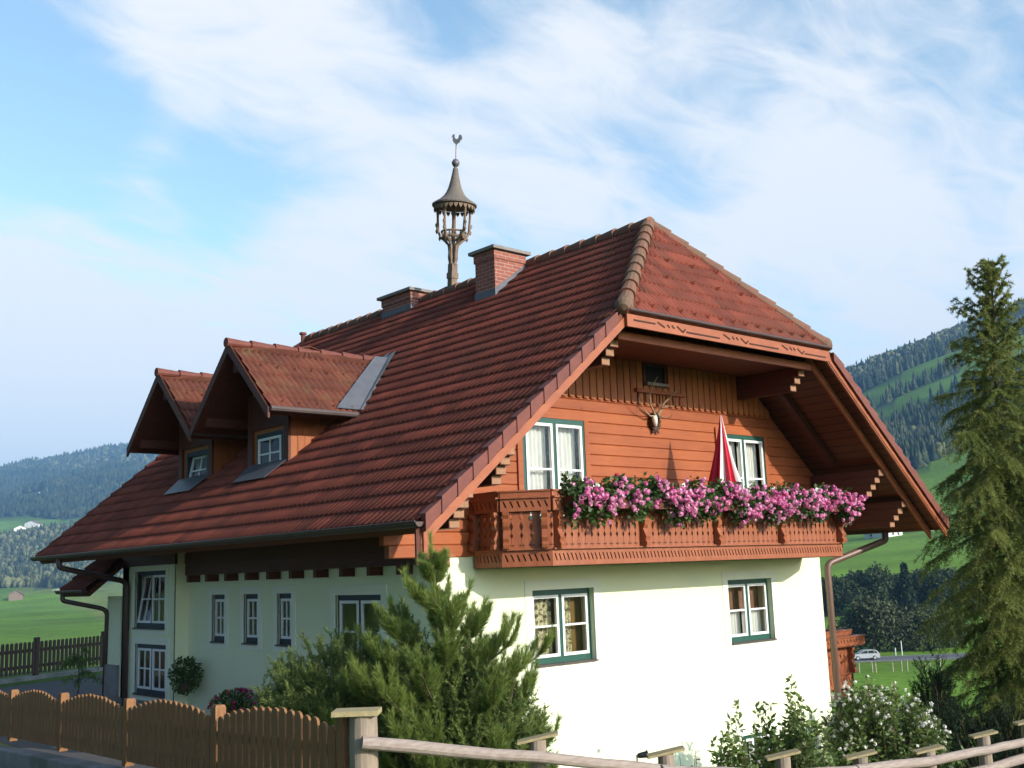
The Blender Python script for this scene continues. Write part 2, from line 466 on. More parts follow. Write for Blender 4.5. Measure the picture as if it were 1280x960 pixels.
def mat_planks(name, c1, c2, cj, w):
    """boards running along y, joints every w metres across x"""
    m, nt, b = principled(name); L = nt.links.new
    tc = nn(nt, 'ShaderNodeTexCoord'); sp = nn(nt, 'ShaderNodeSeparateXYZ'); L(tc.outputs['Object'], sp.inputs[0])
    dv = nn(nt, 'ShaderNodeMath', operation='DIVIDE'); L(sp.outputs['X'], dv.inputs[0]); dv.inputs[1].default_value = w
    fl = nn(nt, 'ShaderNodeMath', operation='FLOOR'); L(dv.outputs[0], fl.inputs[0])
    fr = nn(nt, 'ShaderNodeMath', operation='FRACT'); L(dv.outputs[0], fr.inputs[0])
    wn = nn(nt, 'ShaderNodeTexWhiteNoise', noise_dimensions='1D'); L(fl.outputs[0], wn.inputs['W'])
    mp = nn(nt, 'ShaderNodeMapping'); mp.inputs['Scale'].default_value = (12, 1.2, 12); L(tc.outputs['Object'], mp.inputs['Vector'])
    nz = nn(nt, 'ShaderNodeTexNoise'); nz.inputs['Scale'].default_value = 2; nz.inputs['Detail'].default_value = 6; L(mp.outputs[0], nz.inputs['Vector'])
    av = nn(nt, 'ShaderNodeMath', operation='ADD'); L(wn.outputs['Value'], av.inputs[0]); L(nz.outputs['Fac'], av.inputs[1])
    hf = nn(nt, 'ShaderNodeMath', operation='MULTIPLY'); L(av.outputs[0], hf.inputs[0]); hf.inputs[1].default_value = .5
    mx = nn(nt, 'ShaderNodeMix', data_type='RGBA'); L(hf.outputs[0], mx.inputs[0]); mx.inputs[6].default_value = (*c1, 1); mx.inputs[7].default_value = (*c2, 1)
    lt = nn(nt, 'ShaderNodeMath', operation='LESS_THAN'); L(fr.outputs[0], lt.inputs[0]); lt.inputs[1].default_value = .09
    m2 = nn(nt, 'ShaderNodeMix', data_type='RGBA'); L(lt.outputs[0], m2.inputs[0]); L(mx.outputs[2], m2.inputs[6]); m2.inputs[7].default_value = (*cj, 1)
    L(m2.outputs[2], b.inputs['Base Color']); b.inputs['Roughness'].default_value = .6; b.inputs['Specular IOR Level'].default_value = .3
    bp = nn(nt, 'ShaderNodeBump'); bp.invert = True; bp.inputs['Strength'].default_value = .5; bp.inputs['Distance'].default_value = .01
    L(lt.outputs[0], bp.inputs['Height']); L(bp.outputs[0], b.inputs['Normal'])
    return m

M = {}
M['wall'] = mat_noise('lime_render', (0.80, 0.83, 0.57), (0.75, 0.79, 0.53), 1.3, 0.9, 0.12, spec=0.2, bscale=60)
M['trim'] = mat_noise('white_render', (0.82, 0.84, 0.68), (0.77, 0.79, 0.63), 3, 0.85, 0.05, spec=0.2)
M['wood'] = mat_boards('stained_boards', (0.41, 0.112, 0.032), (0.22, 0.052, 0.017), 'Z', 0.166, 2.52, (0.6, 6, 9))
M['wood_v'] = mat_boards('stained_battens', (0.42, 0.135, 0.036), (0.26, 0.068, 0.019), 'X', 0.155, 1.30 - 4.5, (9, 9, 0.7))
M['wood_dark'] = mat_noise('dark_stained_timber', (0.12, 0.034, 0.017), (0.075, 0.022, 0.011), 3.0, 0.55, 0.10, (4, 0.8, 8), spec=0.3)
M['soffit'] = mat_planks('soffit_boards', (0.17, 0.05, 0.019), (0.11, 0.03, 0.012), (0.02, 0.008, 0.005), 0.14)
M['barge'] = mat_noise('barge_timber', (0.37, 0.108, 0.042), (0.27, 0.074, 0.028), 2.5, 0.5, 0.06, (1, 5, 2), spec=0.4)
M['balcony'] = mat_noise('balcony_timber', (0.33, 0.105, 0.044), (0.235, 0.066, 0.026), 3.0, 0.5, 0.08, (5, 5, 0.9), spec=0.4)
M['endgrain'] = mat_noise('end_grain', (0.36, 0.19, 0.105), (0.27, 0.135, 0.07), 14, 0.7, 0.05)
M['slot'] = mat_noise('slot_shadow_board', (0.06, 0.02, 0.01), (0.045, 0.015, 0.008), 6, 0.8)  # near-black so gaps, slots and carved lines read as shade
M['tile'] = mat_tint('roof_tile', (0.110, 0.034, 0.024), (0.255, 0.064, 0.039), 0.75, 5.0, 0.15, c3=(0.135, 0.052, 0.035), s3=0.55)
M['tile_old'] = mat_tint('mossy_roof_tile', (0.085, 0.030, 0.021), (0.175, 0.058, 0.036), 0.8, 5.0, 0.15, c3=(0.14, 0.085, 0.045), s3=1.6)
M['ridge'] = mat_noise('ridge_tile', (0.23, 0.085, 0.05), (0.15, 0.09, 0.055), 7, 0.75, 0.2, c3=(0.16, 0.10, 0.06), s3=2.5)
M['verge'] = mat_noise('verge_tile', (0.19, 0.054, 0.036), (0.13, 0.038, 0.027), 6, 0.65, 0.1)
M['gutter'] = mat_noise('brown_sheet_metal', (0.075, 0.045, 0.035), (0.055, 0.032, 0.027), 5, 0.42, 0, spec=0.5)
M['pipe'] = mat_noise('copper_brown_pipe', (0.17, 0.10, 0.075), (0.13, 0.075, 0.055), 5, 0.42, 0, spec=0.5, stretch=(1, 1, .2))
M['lead'] = mat_noise('lead_flashing', (0.13, 0.135, 0.15), (0.09, 0.095, 0.11), 5, 0.5, 0.1, spec=0.5)
M['brick'] = mat_brick('chimney_brick')
M['cap'] = mat_noise('chimney_cap', (0.26, 0.23, 0.20), (0.18, 0.16, 0.14), 9, 0.85, 0.2)
M['green'] = mat_noise('green_paint', (0.018, 0.085, 0.06), (0.014, 0.068, 0.048), 5, 0.4, spec=0.5)
M['blue_dark'] = mat_noise('dark_frame_paint', (0.03, 0.04, 0.055), (0.022, 0.03, 0.042), 5, 0.5)
M['white'] = mat_noise('white_paint', (0.80, 0.80, 0.78), (0.73, 0.73, 0.70), 5, 0.4, spec=0.5)
M['sill'] = mat_noise('sill_sheet', (0.10, 0.075, 0.065), (0.07, 0.05, 0.045), 5, 0.5)
M['glass'] = mat_glass('window_glass')
M['curtain'] = mat_noise('curtain_cloth', (0.66, 0.66, 0.63), (0.44, 0.44, 0.42), 2, 0.9, stretch=(14, 14, .6))
M['lace'] = mat_noise('lace_cloth', (0.52, 0.48, 0.30), (0.07, 0.06, 0.035), 16, 0.9, lo=0.42, hi=0.58, detail=3)
M['room'] = mat_noise('room_shell', (0.10, 0.08, 0.06), (0.07, 0.055, 0.045), 2, 0.9)
M['orange_cur'] = mat_noise('ochre_drape', (0.24, 0.115, 0.06), (0.13, 0.06, 0.035), 2, 0.9, stretch=(12, 12, .6))
M['ochre'] = mat_noise('yellow_drape', (0.17, 0.105, 0.02), (0.11, 0.065, 0.014), 2, 0.9, stretch=(9, 9, .6))
M['shingle'] = mat_noise('weathered_shingle', (0.20, 0.17, 0.14), (0.11, 0.09, 0.075), 22, 0.85, 0.35, stretch=(1, 1, 3))
M['oldwood'] = mat_noise('weathered_timber', (0.26, 0.185, 0.13), (0.14, 0.095, 0.065), 9, 0.85, 0.25, (4, 4, 0.5))
M['oldmetal'] = mat_noise('grey_sheet_metal', (0.16, 0.155, 0.16), (0.10, 0.10, 0.105), 8, 0.5, spec=0.5, metallic=0.3)
M['log'] = mat_noise('weathered_log', (0.36, 0.28, 0.21), (0.22, 0.165, 0.12), 7, 0.85, 0.35, (5, 5, 0.5), c3=(0.20, 0.17, 0.12), s3=2)
M['rail'] = mat_noise('weathered_rail', (0.37, 0.30, 0.25), (0.25, 0.19, 0.155), 9, 0.85, 0.3, (0.7, 5, 5))
M['caplog'] = mat_noise('post_cap_board', (0.44, 0.35, 0.17), (0.30, 0.24, 0.13), 7, 0.8, 0.2, (1, 6, 3))
M['picket'] = mat_noise('stained_picket', (0.29, 0.135, 0.05), (0.19, 0.086, 0.032), 4, 0.75, 0.15, (9, 9, 0.8))
M['picket_dk'] = mat_noise('dark_picket', (0.085, 0.05, 0.036), (0.055, 0.032, 0.024), 4, 0.75, 0.15, (9, 9, 0.8))
M['concrete'] = mat_noise('concrete', (0.30, 0.27, 0.25), (0.20, 0.185, 0.175), 3.5, 0.9, 0.2, c3=(0.14, 0.145, 0.12), s3=1.4)
M['paving'] = mat_noise('yard_asphalt', (0.085, 0.082, 0.085), (0.06, 0.058, 0.06), 5, 0.9, 0.1, c3=(0.10, 0.095, 0.09), s3=0.6)
M['asphalt'] = mat_noise('road_asphalt', (0.13, 0.13, 0.135), (0.10, 0.10, 0.105), 0.3, 0.9)
M['bone'] = mat_noise('bone', (0.80, 0.75, 0.62), (0.62, 0.56, 0.44), 20, 0.7)
M['antler'] = mat_noise('antler_horn', (0.42, 0.31, 0.20), (0.20, 0.13, 0.08), 22, 0.7, 0.1)
M['plaque'] = mat_noise('dark_plaque', (0.09, 0.04, 0.025), (0.05, 0.023, 0.015), 8, 0.7)
M['red'] = mat_noise('red_canvas', (0.60, 0.02, 0.045), (0.50, 0.015, 0.035), 3, 0.8)
M['white_cloth'] = mat_noise('white_canvas', (0.80, 0.76, 0.70), (0.72, 0.68, 0.62), 3, 0.85)
M['purple'] = mat_noise('purple_canvas', (0.36, 0.14, 0.42), (0.30, 0.10, 0.36), 3, 0.85)
M['black'] = mat_noise('black_plastic', (0.02, 0.02, 0.022), (0.015, 0.015, 0.016), 5, 0.4)
M['bark'] = mat_noise('bark', (0.16, 0.11, 0.075), (0.09, 0.06, 0.042), 9, 0.9, 0.5, (3, 3, 0.6))
M['pot'] = mat_noise('plant_pot', (0.12, 0.07, 0.05), (0.08, 0.045, 0.035), 6, 0.8)
M['silver'] = mat_noise('silver_paint', (0.56, 0.57, 0.60), (0.52, 0.53, 0.56), 1, 0.3, metallic=0.4, spec=0.6)
M['tyre'] = mat_noise('tyre_rubber', (0.02, 0.02, 0.02), (0.03, 0.03, 0.03), 5, 0.8)
M['carglass'] = mat_noise('dark_car_glass', (0.03, 0.035, 0.04), (0.025, 0.03, 0.035), 1, 0.1, spec=0.6)
M['needle_pine'] = mat_tint('pine_needles', (0.10, 0.16, 0.035), (0.30, 0.37, 0.09), 0.6, 1.5, 0.3, 0.45)
M['needle_jun'] = mat_tint('juniper_needles', (0.09, 0.14, 0.04), (0.27, 0.33, 0.09), 0.6, 1.5, 0.3, 0.4)
M['needle_larch'] = mat_tint('larch_needles', (0.11, 0.15, 0.035), (0.35, 0.37, 0.11), 0.6, 1.2, 0.2, 0.5)
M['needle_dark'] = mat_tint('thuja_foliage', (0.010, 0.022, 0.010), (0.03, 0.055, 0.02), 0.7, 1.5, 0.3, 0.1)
M['leaf'] = mat_tint('shrub_leaves', (0.06, 0.11, 0.025), (0.20, 0.28, 0.07), 0.5, 2.0, 0.4, 0.35)
M['leaf_dk'] = mat_tint('dark_leaves', (0.028, 0.06, 0.016), (0.09, 0.15, 0.035), 0.55, 2.0, 0.4, 0.2)
M['leaf_red'] = mat_tint('reddish_leaves', (0.06, 0.035, 0.02), (0.17, 0.07, 0.045), 0.55, 2.0, 0.4, 0.2)
M['leaf_yel'] = mat_tint('yellow_green_leaves', (0.10, 0.13, 0.02), (0.26, 0.26, 0.05), 0.55, 2.0, 0.4, 0.2)
M['petal_pink'] = mat_tint('pink_petals', (0.72, 0.16, 0.39), (0.88, 0.44, 0.62), 0.6, 3.0, 0.2, 0.25)
M['petal_red'] = mat_tint('crimson_petals', (0.45, 0.02, 0.10), (0.60, 0.07, 0.22), 0.6, 3.0, 0.3, 0.2)
M['petal_white'] = mat_tint('white_petals', (0.80, 0.76, 0.62), (0.85, 0.84, 0.78), 0.6, 3.0, 0.3, 0.2)
M['far_leaf'] = mat_tint('valley_tree_leaves', (0.022, 0.036, 0.016), (0.075, 0.10, 0.04), 0.8, 0.08, 0.2, 0.1)
M['willow_leaf'] = mat_tint('willow_leaves', (0.045, 0.06, 0.03), (0.12, 0.135, 0.07), 0.8, 0.1, 0.2, 0.1)
M['conifer'] = mat_tint('hill_trees', (0.018, 0.034, 0.018), (0.16, 0.165, 0.07), 0.9, 0.01, 0.1)
M['chalet_wall'] = mat_noise('chalet_render', (0.80, 0.78, 0.72), (0.72, 0.70, 0.64), 0.5, 0.9)
M['chalet_roof'] = mat_noise('chalet_roofing', (0.22, 0.17, 0.15), (0.16, 0.12, 0.11), 0.5, 0.8)
M['barn_wood'] = mat_noise('barn_boards', (0.24, 0.17, 0.13), (0.17, 0.12, 0.09), 1.5, 0.9, 0, (3, 3, .4))
M['far_post'] = mat_noise('pale_post', (0.42, 0.36, 0.26), (0.34, 0.29, 0.21), 3, 0.9)
M['grass'] = mat_tint('lawn_blades', (0.05, 0.10, 0.018), (0.12, 0.19, 0.035), 0.6, 1.2, 0.3, 0.25)

# ------------------------------------------------------------------ terrain
BASE = -2.65
def sst(t):
    t = np.clip(t, 0, 1); return t * t * (3 - 2 * t)
_fh = np.array([F_[0], F_[1]]); _fh /= np.linalg.norm(_fh)
_rh = np.array([_fh[1], -_fh[0]])
PD_R = np.array([0, 330, 420, 650, 760, 900, 1150, 1400, 1750, 2100, 2500, 9000.])
PZ_R = np.array([-16, -16, -1.5, 18, 31, 69, 152, 236, 340, 425, 470, 470.])
PD_L = np.array([0, 1450, 1650, 2150, 2500, 3000, 4000, 4900, 5500, 9000.])
PZ_L = np.array([-16, -16, 0, 92, 158, 245, 430, 592, 610, 500.])
def ground_h(x, y, micro=True):
    x = np.asarray(x, float); y = np.asarray(y, float)
    h = np.full(x.shape, BASE)
    h = h + 0.85 * sst((-5.2 - x) / 4.0) * sst((6 - y) / 10)
    h = h + 0.36 * sst((1.5 - y) / 8.0) * sst((-1.5 - x) / 3.0)
    h = h - 2.1 * sst((x + 4.2) / 5.5) * sst((-y + 1.6) / 1.8) * sst((y + 10.5) / 8)
    h = h - 1.4 * sst((x - 8.5) / 3.0)
    fall = np.maximum.reduce([sst((x - 9) / 55), sst((y - 20.5) / 45) * sst((x + 60) / 40 ), sst((-x - 25) / 50) * sst((y + 40) / 30)])
    h = h * (1 - fall) + (-16.0) * fall
    dx = x - CAM[0]; dy = y - CAM[1]
    dep = dx * _fh[0] + dy * _fh[1]; lat = dx * _rh[0] + dy * _rh[1]
    dd = np.maximum(dep, 1.0)
    t = np.clip(lat / dd, -1.2, 1.2)
    kR = 0.735 + 0.37 * np.clip((t - 0.28) / 0.2, -0.9, 1.2)
    kL = 0.875 + 0.41 * np.clip((t + 0.46) / 0.3, -0.6, 0.45)
    zr = -16 + (np.interp(dd, PD_R, PZ_R) + 16) * kR
    zl = -16 + (np.interp(dd, PD_L, PZ_L) + 16) * kL
    w = sst((t + 0.18) / 0.36)
    far = zl * (1 - w) + zr * w
    far = np.where(dep > 60, far, -16)
    if micro:
        a = np.clip((dd - 500) / 900, 0, 1) * np.where(dep > 60, 1, 0)
        far = far + a * (9 * np.sin(x * .011 + 1.3 * np.sin(y * .006)) * np.sin(y * .009 + 2) + 5 * np.sin(x * .027 + y * .021) + 10 * np.sin(x * .0035 - y * .0046))
    return np.where(fall > 0.5, h + (far + 16), h + (far + 16) * fall)

def forest_mask(x, y):
    """1 where woodland grows; also returns a darkness (spruce share, cloud shadow put in as dark trees)"""
    dx = x - CAM[0]; dy = y - CAM[1]
    dep = dx * _fh[0] + dy * _fh[1]; lat = dx * _rh[0] + dy * _rh[1]
    t = lat / np.maximum(dep, 1)
    wob = 0.5 * np.sin(x * .013 + 2 * np.sin(y * .008)) + 0.5 * np.sin(y * .017 + x * .004)
    d = dep + 55 * wob - (t - 0.33) * 500 * (t > 0.1)
    R = t > 0.0
    fr = ((d > 850) & (d < 1115)) | ((d > 1420) & (d < 9000))
    fr |= (d > 1200) & (d < 1235) & (wob > -.3)
    fr |= (d > 1320) & (d < 1350) & (wob > .1)
    fr &= ~((d > 1790) & (d < 1900) & (np.abs(t - 0.375 + .05 * wob) < .02))
    dark_r = np.where(d < 1115, 0.9, np.where(d < 1680, 1.0, 0.25))  # upper all-spruce band stands in for a cloud shadow on the hill
    dl = dep + 110 * wob
    fl = ((dl > 1500) & (dl < 2330)) | (dl > 2620)
    fl &= ~((dl > 3050) & (dl < 3250) & (t < -.43))
    dark_l = np.where(dl < 2330, 0.40, 0.75)
    return np.where(R, fr, fl), np.where(R, dark_r, dark_l), dep, t

def build_terrain():
    r = 0.6 * 1.043 ** np.arange(0, 232)
    a0 = math.atan2(_fh[1], _fh[0])
    inn = np.radians(np.arange(-36, 36.01, 0.22)); out_ = np.radians(np.arange(39, 321.1, 3.0))
    az = np.concatenate([inn, out_]) + a0
    na, nr = len(az), len(r)
    X = CAM[0] + np.outer(r, np.cos(az)); Y = CAM[1] + np.outer(r, np.sin(az))
    Z = ground_h(X, Y)
    v = np.stack([X, Y, Z], -1).reshape(-1, 3)
    i, j = np.meshgrid(np.arange(nr - 1), np.arange(na), indexing='ij')
    j2 = (j + 1) % na
    f = np.stack([i * na + j, i * na + j2, (i + 1) * na + j2, (i + 1) * na + j], -1).reshape(-1, 4)[:, ::-1]
    # centre cap
    v = np.vstack([v, [[CAM[0], CAM[1], float(ground_h(CAM[0], CAM[1]))]]])
    fm, dk, dep, t = forest_mask(v[:, 0], v[:, 1])
    col = np.empty((len(v), 3)); col[:] = (0.122, 0.222, 0.022)
    lawn = dep < 60
    col[lawn] = (0.085, 0.14, 0.03)
    m = (dep > 60) & (dep < 1500) & (t < 0)
    # mown strips and fields on the valley floor
    strip = 0.5 + 0.5 * np.sin((v[:, 0] * .8 - v[:, 1] * .6) * 0.012)
    col[m] = col[m] * (0.9 + 0.25 * strip[m, None])
    yel = (dep > 300) & (dep < 1520) & (t < -.30) & (dep > 1500 - (t + .448) / .078 * 1020)
    col[yel] = (0.16, 0.205, 0.04)
    hillm = (dep > 400)
    col[hillm & ~yel & (t > 0)] *= (1.15, 1.10, 1.05)
    wd = fm & (dep > 800)
    col[wd] = np.where(dk[wd, None] > .5, (0.022, 0.036, 0.018), (0.045, 0.058, 0.026))
    me_o = np_mesh('terrain', v, f, M_terrain(), None, (0, 0, 0), tint=col, smooth=True)
    tag(me_o, 'green valley meadows rising to wooded hills behind the house', None, None, 'structure')
    return me_o

def M_terrain():
    m, nt, b = principled('meadow_ground'); L = nt.links.new
    at = nn(nt, 'ShaderNodeAttribute', attribute_name='tint')
    tc = nn(nt, 'ShaderNodeTexCoord')
    cur = at.outputs['Color']
    for sc, lo, hi in ((0.02, 0.75, 1.25), (0.35, 0.8, 1.2), (7.0, 0.65, 1.35)):
        n = nn(nt, 'ShaderNodeTexNoise'); n.inputs['Scale'].default_value = sc; n.inputs['Detail'].default_value = 6
        L(tc.outputs['Object'], n.inputs['Vector'])
        r = nn(nt, 'ShaderNodeMapRange'); r.inputs['From Min'].default_value = 0.3; r.inputs['From Max'].default_value = 0.7
        r.inputs['To Min'].default_value = lo; r.inputs['To Max'].default_value = hi
        L(n.outputs['Fac'], r.inputs['Value'])
        vm = nn(nt, 'ShaderNodeVectorMath', operation='SCALE'); L(cur, vm.inputs[0]); L(r.outputs[0], vm.inputs['Scale'])
        cur = vm.outputs[0]
    L(cur, b.inputs['Base Color'])
    b.inputs['Roughness'].default_value = 0.95; b.inputs['Specular IOR Level'].default_value = 0.1
    return m
build_terrain()

# yard, road
mb = MB(); mb.add([(-3.3, 2.0, BASE + .006), (-.002, 2.0, BASE + .006), (6.0, 9.0, BASE + .006), (6, 18.9, BASE + .006), (-3.3, 15.6, BASE + .006)], [(0, 1, 2, 3, 4)])
tag(mb.build('yard_paving', M['paving'], None, (0, 0, 0)), 'dark paved yard beside the shaded house wall', None, None, 'structure')
road_c = AD(1100, 822, 171); road_c[2] = -15.86
rd = Vector((R_[0], R_[1], 0)).normalized(); rf = Vector((F_[0], F_[1], 0)).normalized()
rc = Vector(road_c)
mb = MB()
mb.hexa([rc - rd * 150 - rf * 4 - Vector((0, 0, .3)), rc + rd * 150 - rf * 4 - Vector((0, 0, .3)), rc + rd * 150 + rf * 4 - Vector((0, 0, .3)), rc - rd * 150 + rf * 4 - Vector((0, 0, .3)),
         rc - rd * 150 - rf * 4, rc + rd * 150 - rf * 4, rc + rd * 150 + rf * 4, rc - rd * 150 + rf * 4])
tag(mb.build('road', M['asphalt'], None, (0, 0, 0)), 'grey country road crossing the valley meadow', None, None, 'structure')
mb = MB()
for k in (-3.6, 3.6):
    a, b_ = rc - rd * 150 + rf * k, rc + rd * 150 + rf * k
    w = rf * 0.09; z = Vector((0, 0, .012))
    mb.add([a - w + z, b_ - w + z, b_ + w + z, a + w + z], [(0, 1, 2, 3)])
tag(mb.build('road_marking', M['white'], None, (0, 0, 0)), 'white edge lines painted on the valley road', None, None, 'structure')

# ------------------------------------------------------------------ the house
HW = 9.0; HL = 9.6
OX, OG, YB = 1.513, 1.739, 10.643
ZE, TP = 0.24, 0.8294
XH, ZH = 2.033, 3.181
XR, ZR, YA = 4.5, 5.227, -0.196
ca = 1 / math.sqrt(1 + TP * TP); sa = TP * ca
def roof_z(x):
    return ZE + TP * (min(x, HW - x) + OX)
house = thing('house', (4.5, 4.8, BASE), 'large alpine house with red tiled half hipped roof, white lower walls and orange timber gable', 'house')

def holed_wall(mb, T, u0, u1, v0, v1, holes, th):
    us = sorted({u0, u1, *[h[0] for h in holes], *[h[2] for h in holes]})
    vs_ = sorted({v0, v1, *[h[1] for h in holes], *[h[3] for h in holes]})
    def inh(u, v):
        return any(h[0] < u < h[2] and h[1] < v < h[3] for h in holes)
    for a, b in zip(us, us[1:]):
        for c, d in zip(vs_, vs_[1:]):
            if not inh((a + b) / 2, (c + d) / 2):
                mb.add([T(a, c, 0), T(b, c, 0), T(b, d, 0), T(a, d, 0)], [(0, 1, 2, 3)])
                mb.add([T(a, c, -th), T(b, c, -th), T(b, d, -th), T(a, d, -th)], [(3, 2, 1, 0)])
    for (a, c, b, d) in holes:
        q = [(a, c), (b, c), (b, d), (a, d)]
        for k in range(4):
            p1, p2 = q[k], q[(k + 1) % 4]
            mb.add([T(p1[0], p1[1], 0), T(p2[0], p2[1], 0), T(p2[0], p2[1], -th), T(p1[0], p1[1], -th)], [(0, 1, 2, 3)])

def window(parent, T, w, h, surround=0.14, depth=0.09, sashes=2, tilt=None, curtain='plain', fmat='green', nbar=1, vbar=0, sill=True, botm=0.10, label=None, trim='trim'):
    d = depth
    mb = MB(); fw = 0.06
    mb.box(0, fw, 0, h, -d - .06, -d, T); mb.box(w - fw, w, 0, h, -d - .06, -d, T)
    mb.box(fw, w - fw, h - fw - .02, h, -d - .06, -d, T); mb.box(fw, w - fw, 0, botm, -d - .06, -d, T)
    if sashes == 2: mb.box(w / 2 - .035, w / 2 + .035, botm, h - fw - .02, -d - .06, -d, T)
    win = mb.build('window', M[fmat], parent)
    if label: win['label'] = label
    if surround:
        s = surround; mb = MB()
        mb.box(-s, 0, -s * .8, h + s, -.02, .012, T); mb.box(w, w + s, -s * .8, h + s, -.02, .012, T)
        mb.box(0, w, h, h + s, -.02, .012, T); mb.box(0, w, -s * .8, 0, -.02, .012, T)
        mb.build('surround', M[trim], win)
    if sill:
        mb = MB(); mb.box(.004, w - .004, -.012, .012, -d, .05, T); mb.build('sill', M['sill'], win)
    spans = [(fw, w / 2 - .035), (w / 2 + .035, w - fw)] if sashes == 2 else [(fw, w - fw)]
    b0, b1 = botm, h - fw - .02
    for k, (a, b) in enumerate(spans):
        tl = tilt if (tilt and k == 0) else 0
        def TS(u, v, n, tl=tl):
            return T(u, v, n - (tl * (v - b0) / (b1 - b0)))
        mb = MB(); e = 0.042
        n0, n1 = -d - .03, -d + .014
        mb.box(a, a + e, b0, b1, n0, n1, TS); mb.box(b - e, b, b0, b1, n0, n1, TS)
        mb.box(a + e, b - e, b0, b0 + e, n0, n1, TS); mb.box(a + e, b - e, b1 - e, b1, n0, n1, TS)
        for q in range(nbar):
            v = b0 + (b1 - b0) * (q + 1) / (nbar + 1)
            mb.box(a + e, b - e, v - .014, v + .014, n0 + .01, n1 - .004, TS)
        for q in range(vbar):
            u = a + (b - a) * (q + 1) / (vbar + 1)
            mb.box(u - .012, u + .012, b0 + e, b1 - e, n0 + .012, n1 - .006, TS)
        sash = mb.build('sash', M['white'], win)
        mb = MB(); mb.add([TS(a + e, b0 + e, -d - .01), TS(b - e, b0 + e, -d - .01), TS(b - e, b1 - e, -d - .01), TS(a + e, b1 - e, -d - .01)], [(0, 1, 2, 3)])
        mb.build('pane', M['glass'], win)
        if curtain:
            vt = b0 + (b1 - b0) * (0.50 if curtain == 'half' else 1.0)
            parts = {'plain': [(a, b)], 'half': [(a, b)], 'lace': [(a, a + (b - a) * (1.0 if k == 0 else .58))], 'drape': [(a, b)], 'sides': [(a, b - (b - a) * .25)] }[curtain]
            cm = {'plain': 'curtain', 'half': 'curtain', 'lace': 'lace', 'drape': 'orange_cur', 'sides': 'curtain'}[curtain]
            for (ca_, cb_) in parts:
                mb = MB(); NN = 26
                us = [ca_ + (cb_ - ca_) * i / NN for i in range(NN + 1)]
                nz = [-d - .14 - .022 * math.sin(i * 1.5) - .01 * math.sin(i * .7 + 1) for i in range(NN + 1)]
                top = [vt + (.02 * math.sin(i * 1.3) if curtain == 'half' else 0) for i in range(NN + 1)]
                mb.add([T(u, 0, n) for u, n in zip(us, nz)] + [T(u, t_, n) for u, t_, n in zip(us, top, nz)],
                       [(i, i + 1, NN + 2 + i, NN + 1 + i) for i in range(NN)])
                mb.build('curtain', M[cm], win, smooth=True)
        if curtain == 'lace' and k == 1:
            mb = MB(); mb.box(a + (b - a) * .66, b + .06, 0, h, -d - .20, -d - .18, T); mb.build('curtain', M['ochre'], win)
        if curtain == 'half':
            mb = MB(); mb.add([T(a - .02, vt - .1, -d - .20), T(b + .08, vt - .1, -d - .20), T(b + .08, h, -d - .20), T(a - .02, h, -d - .20)], [(0, 1, 2, 3)]); mb.build('curtain', M['orange_cur'], win)
    return win

# --- white masonry walls
ZB = -4.5
Tf = frame((0, 0, 0), (1, 0, 0), (0, 0, 1), (0, -1, 0))          # gable front: u = x, v = z
Tl = frame((0, 0, 0), (0, -1, 0), (0, 0, 1), (-1, 0, 0))         # left wall: u = -y, v = z
fr_wins = [(1.70, -1.675, 2.945, -0.625), (6.18, -1.675, 7.425, -0.625), (6.28, -4.0, 7.22, -3.17), (1.95, -4.0, 3.12, -3.2)]
lf_wins = [(-2.43, -1.665, -1.26, -0.60), (-6.34, -1.36, -5.87, -0.56), (-5.21, -1.36, -4.73, -0.56), (-4.12, -1.36, -3.68, -0.56)]
mb = MB()
holed_wall(mb, Tf, 0, HW, ZB, 0.3, fr_wins, 0.3)
holed_wall(mb, Tl, -7.26, 0, ZB, 0.95, lf_wins, 0.3)
Tb = frame((-0.25, 0, 0), (0, -1, 0), (0, 0, 1), (-1, 0, 0))
bay_wins = [(-9.0, -1.15, -7.66, -0.1), (-8.94, -2.34, -7.6, -1.43)]
holed_wall(mb, Tb, -HL, -7.26, ZB, 0.72, bay_wins, 0.3)
mb.box(-.25, .05, 7.262, 7.30, ZB, .7)
mb.add([(0, HL, ZB), (HW, HL, ZB), (HW, HL, 4.4), (0, HL, 1.0)], [(0, 1, 2, 3)])
mb.box(-.25, 8.9, HL - .3, HL - .002, ZB, .7)
mb.box(1.6, 7.4, HL - .3, HL - .002, .7, 2.4)
mb.box(HW - .3, HW, .3, HL - .31, ZB, 1.0)
mb.build('wall', M['wall'], house)
mb = MB(); mb.box(.8, HW - .8, .8, HL - .8, ZB, ZB + .05); mb.box(.32, HW - .32, .32, HL - .32, -.05, 0.05); mb.box(.32, HW - .32, .32, HL - .32, -2.7, -2.6)
mb.box(4.4, 4.5, .7, HL - .4, ZB, 3.6); mb.box(.5, HW - .5, 1.9, 2.0, -2.6, 1.6)
mb.build('floor', M['room'], house)

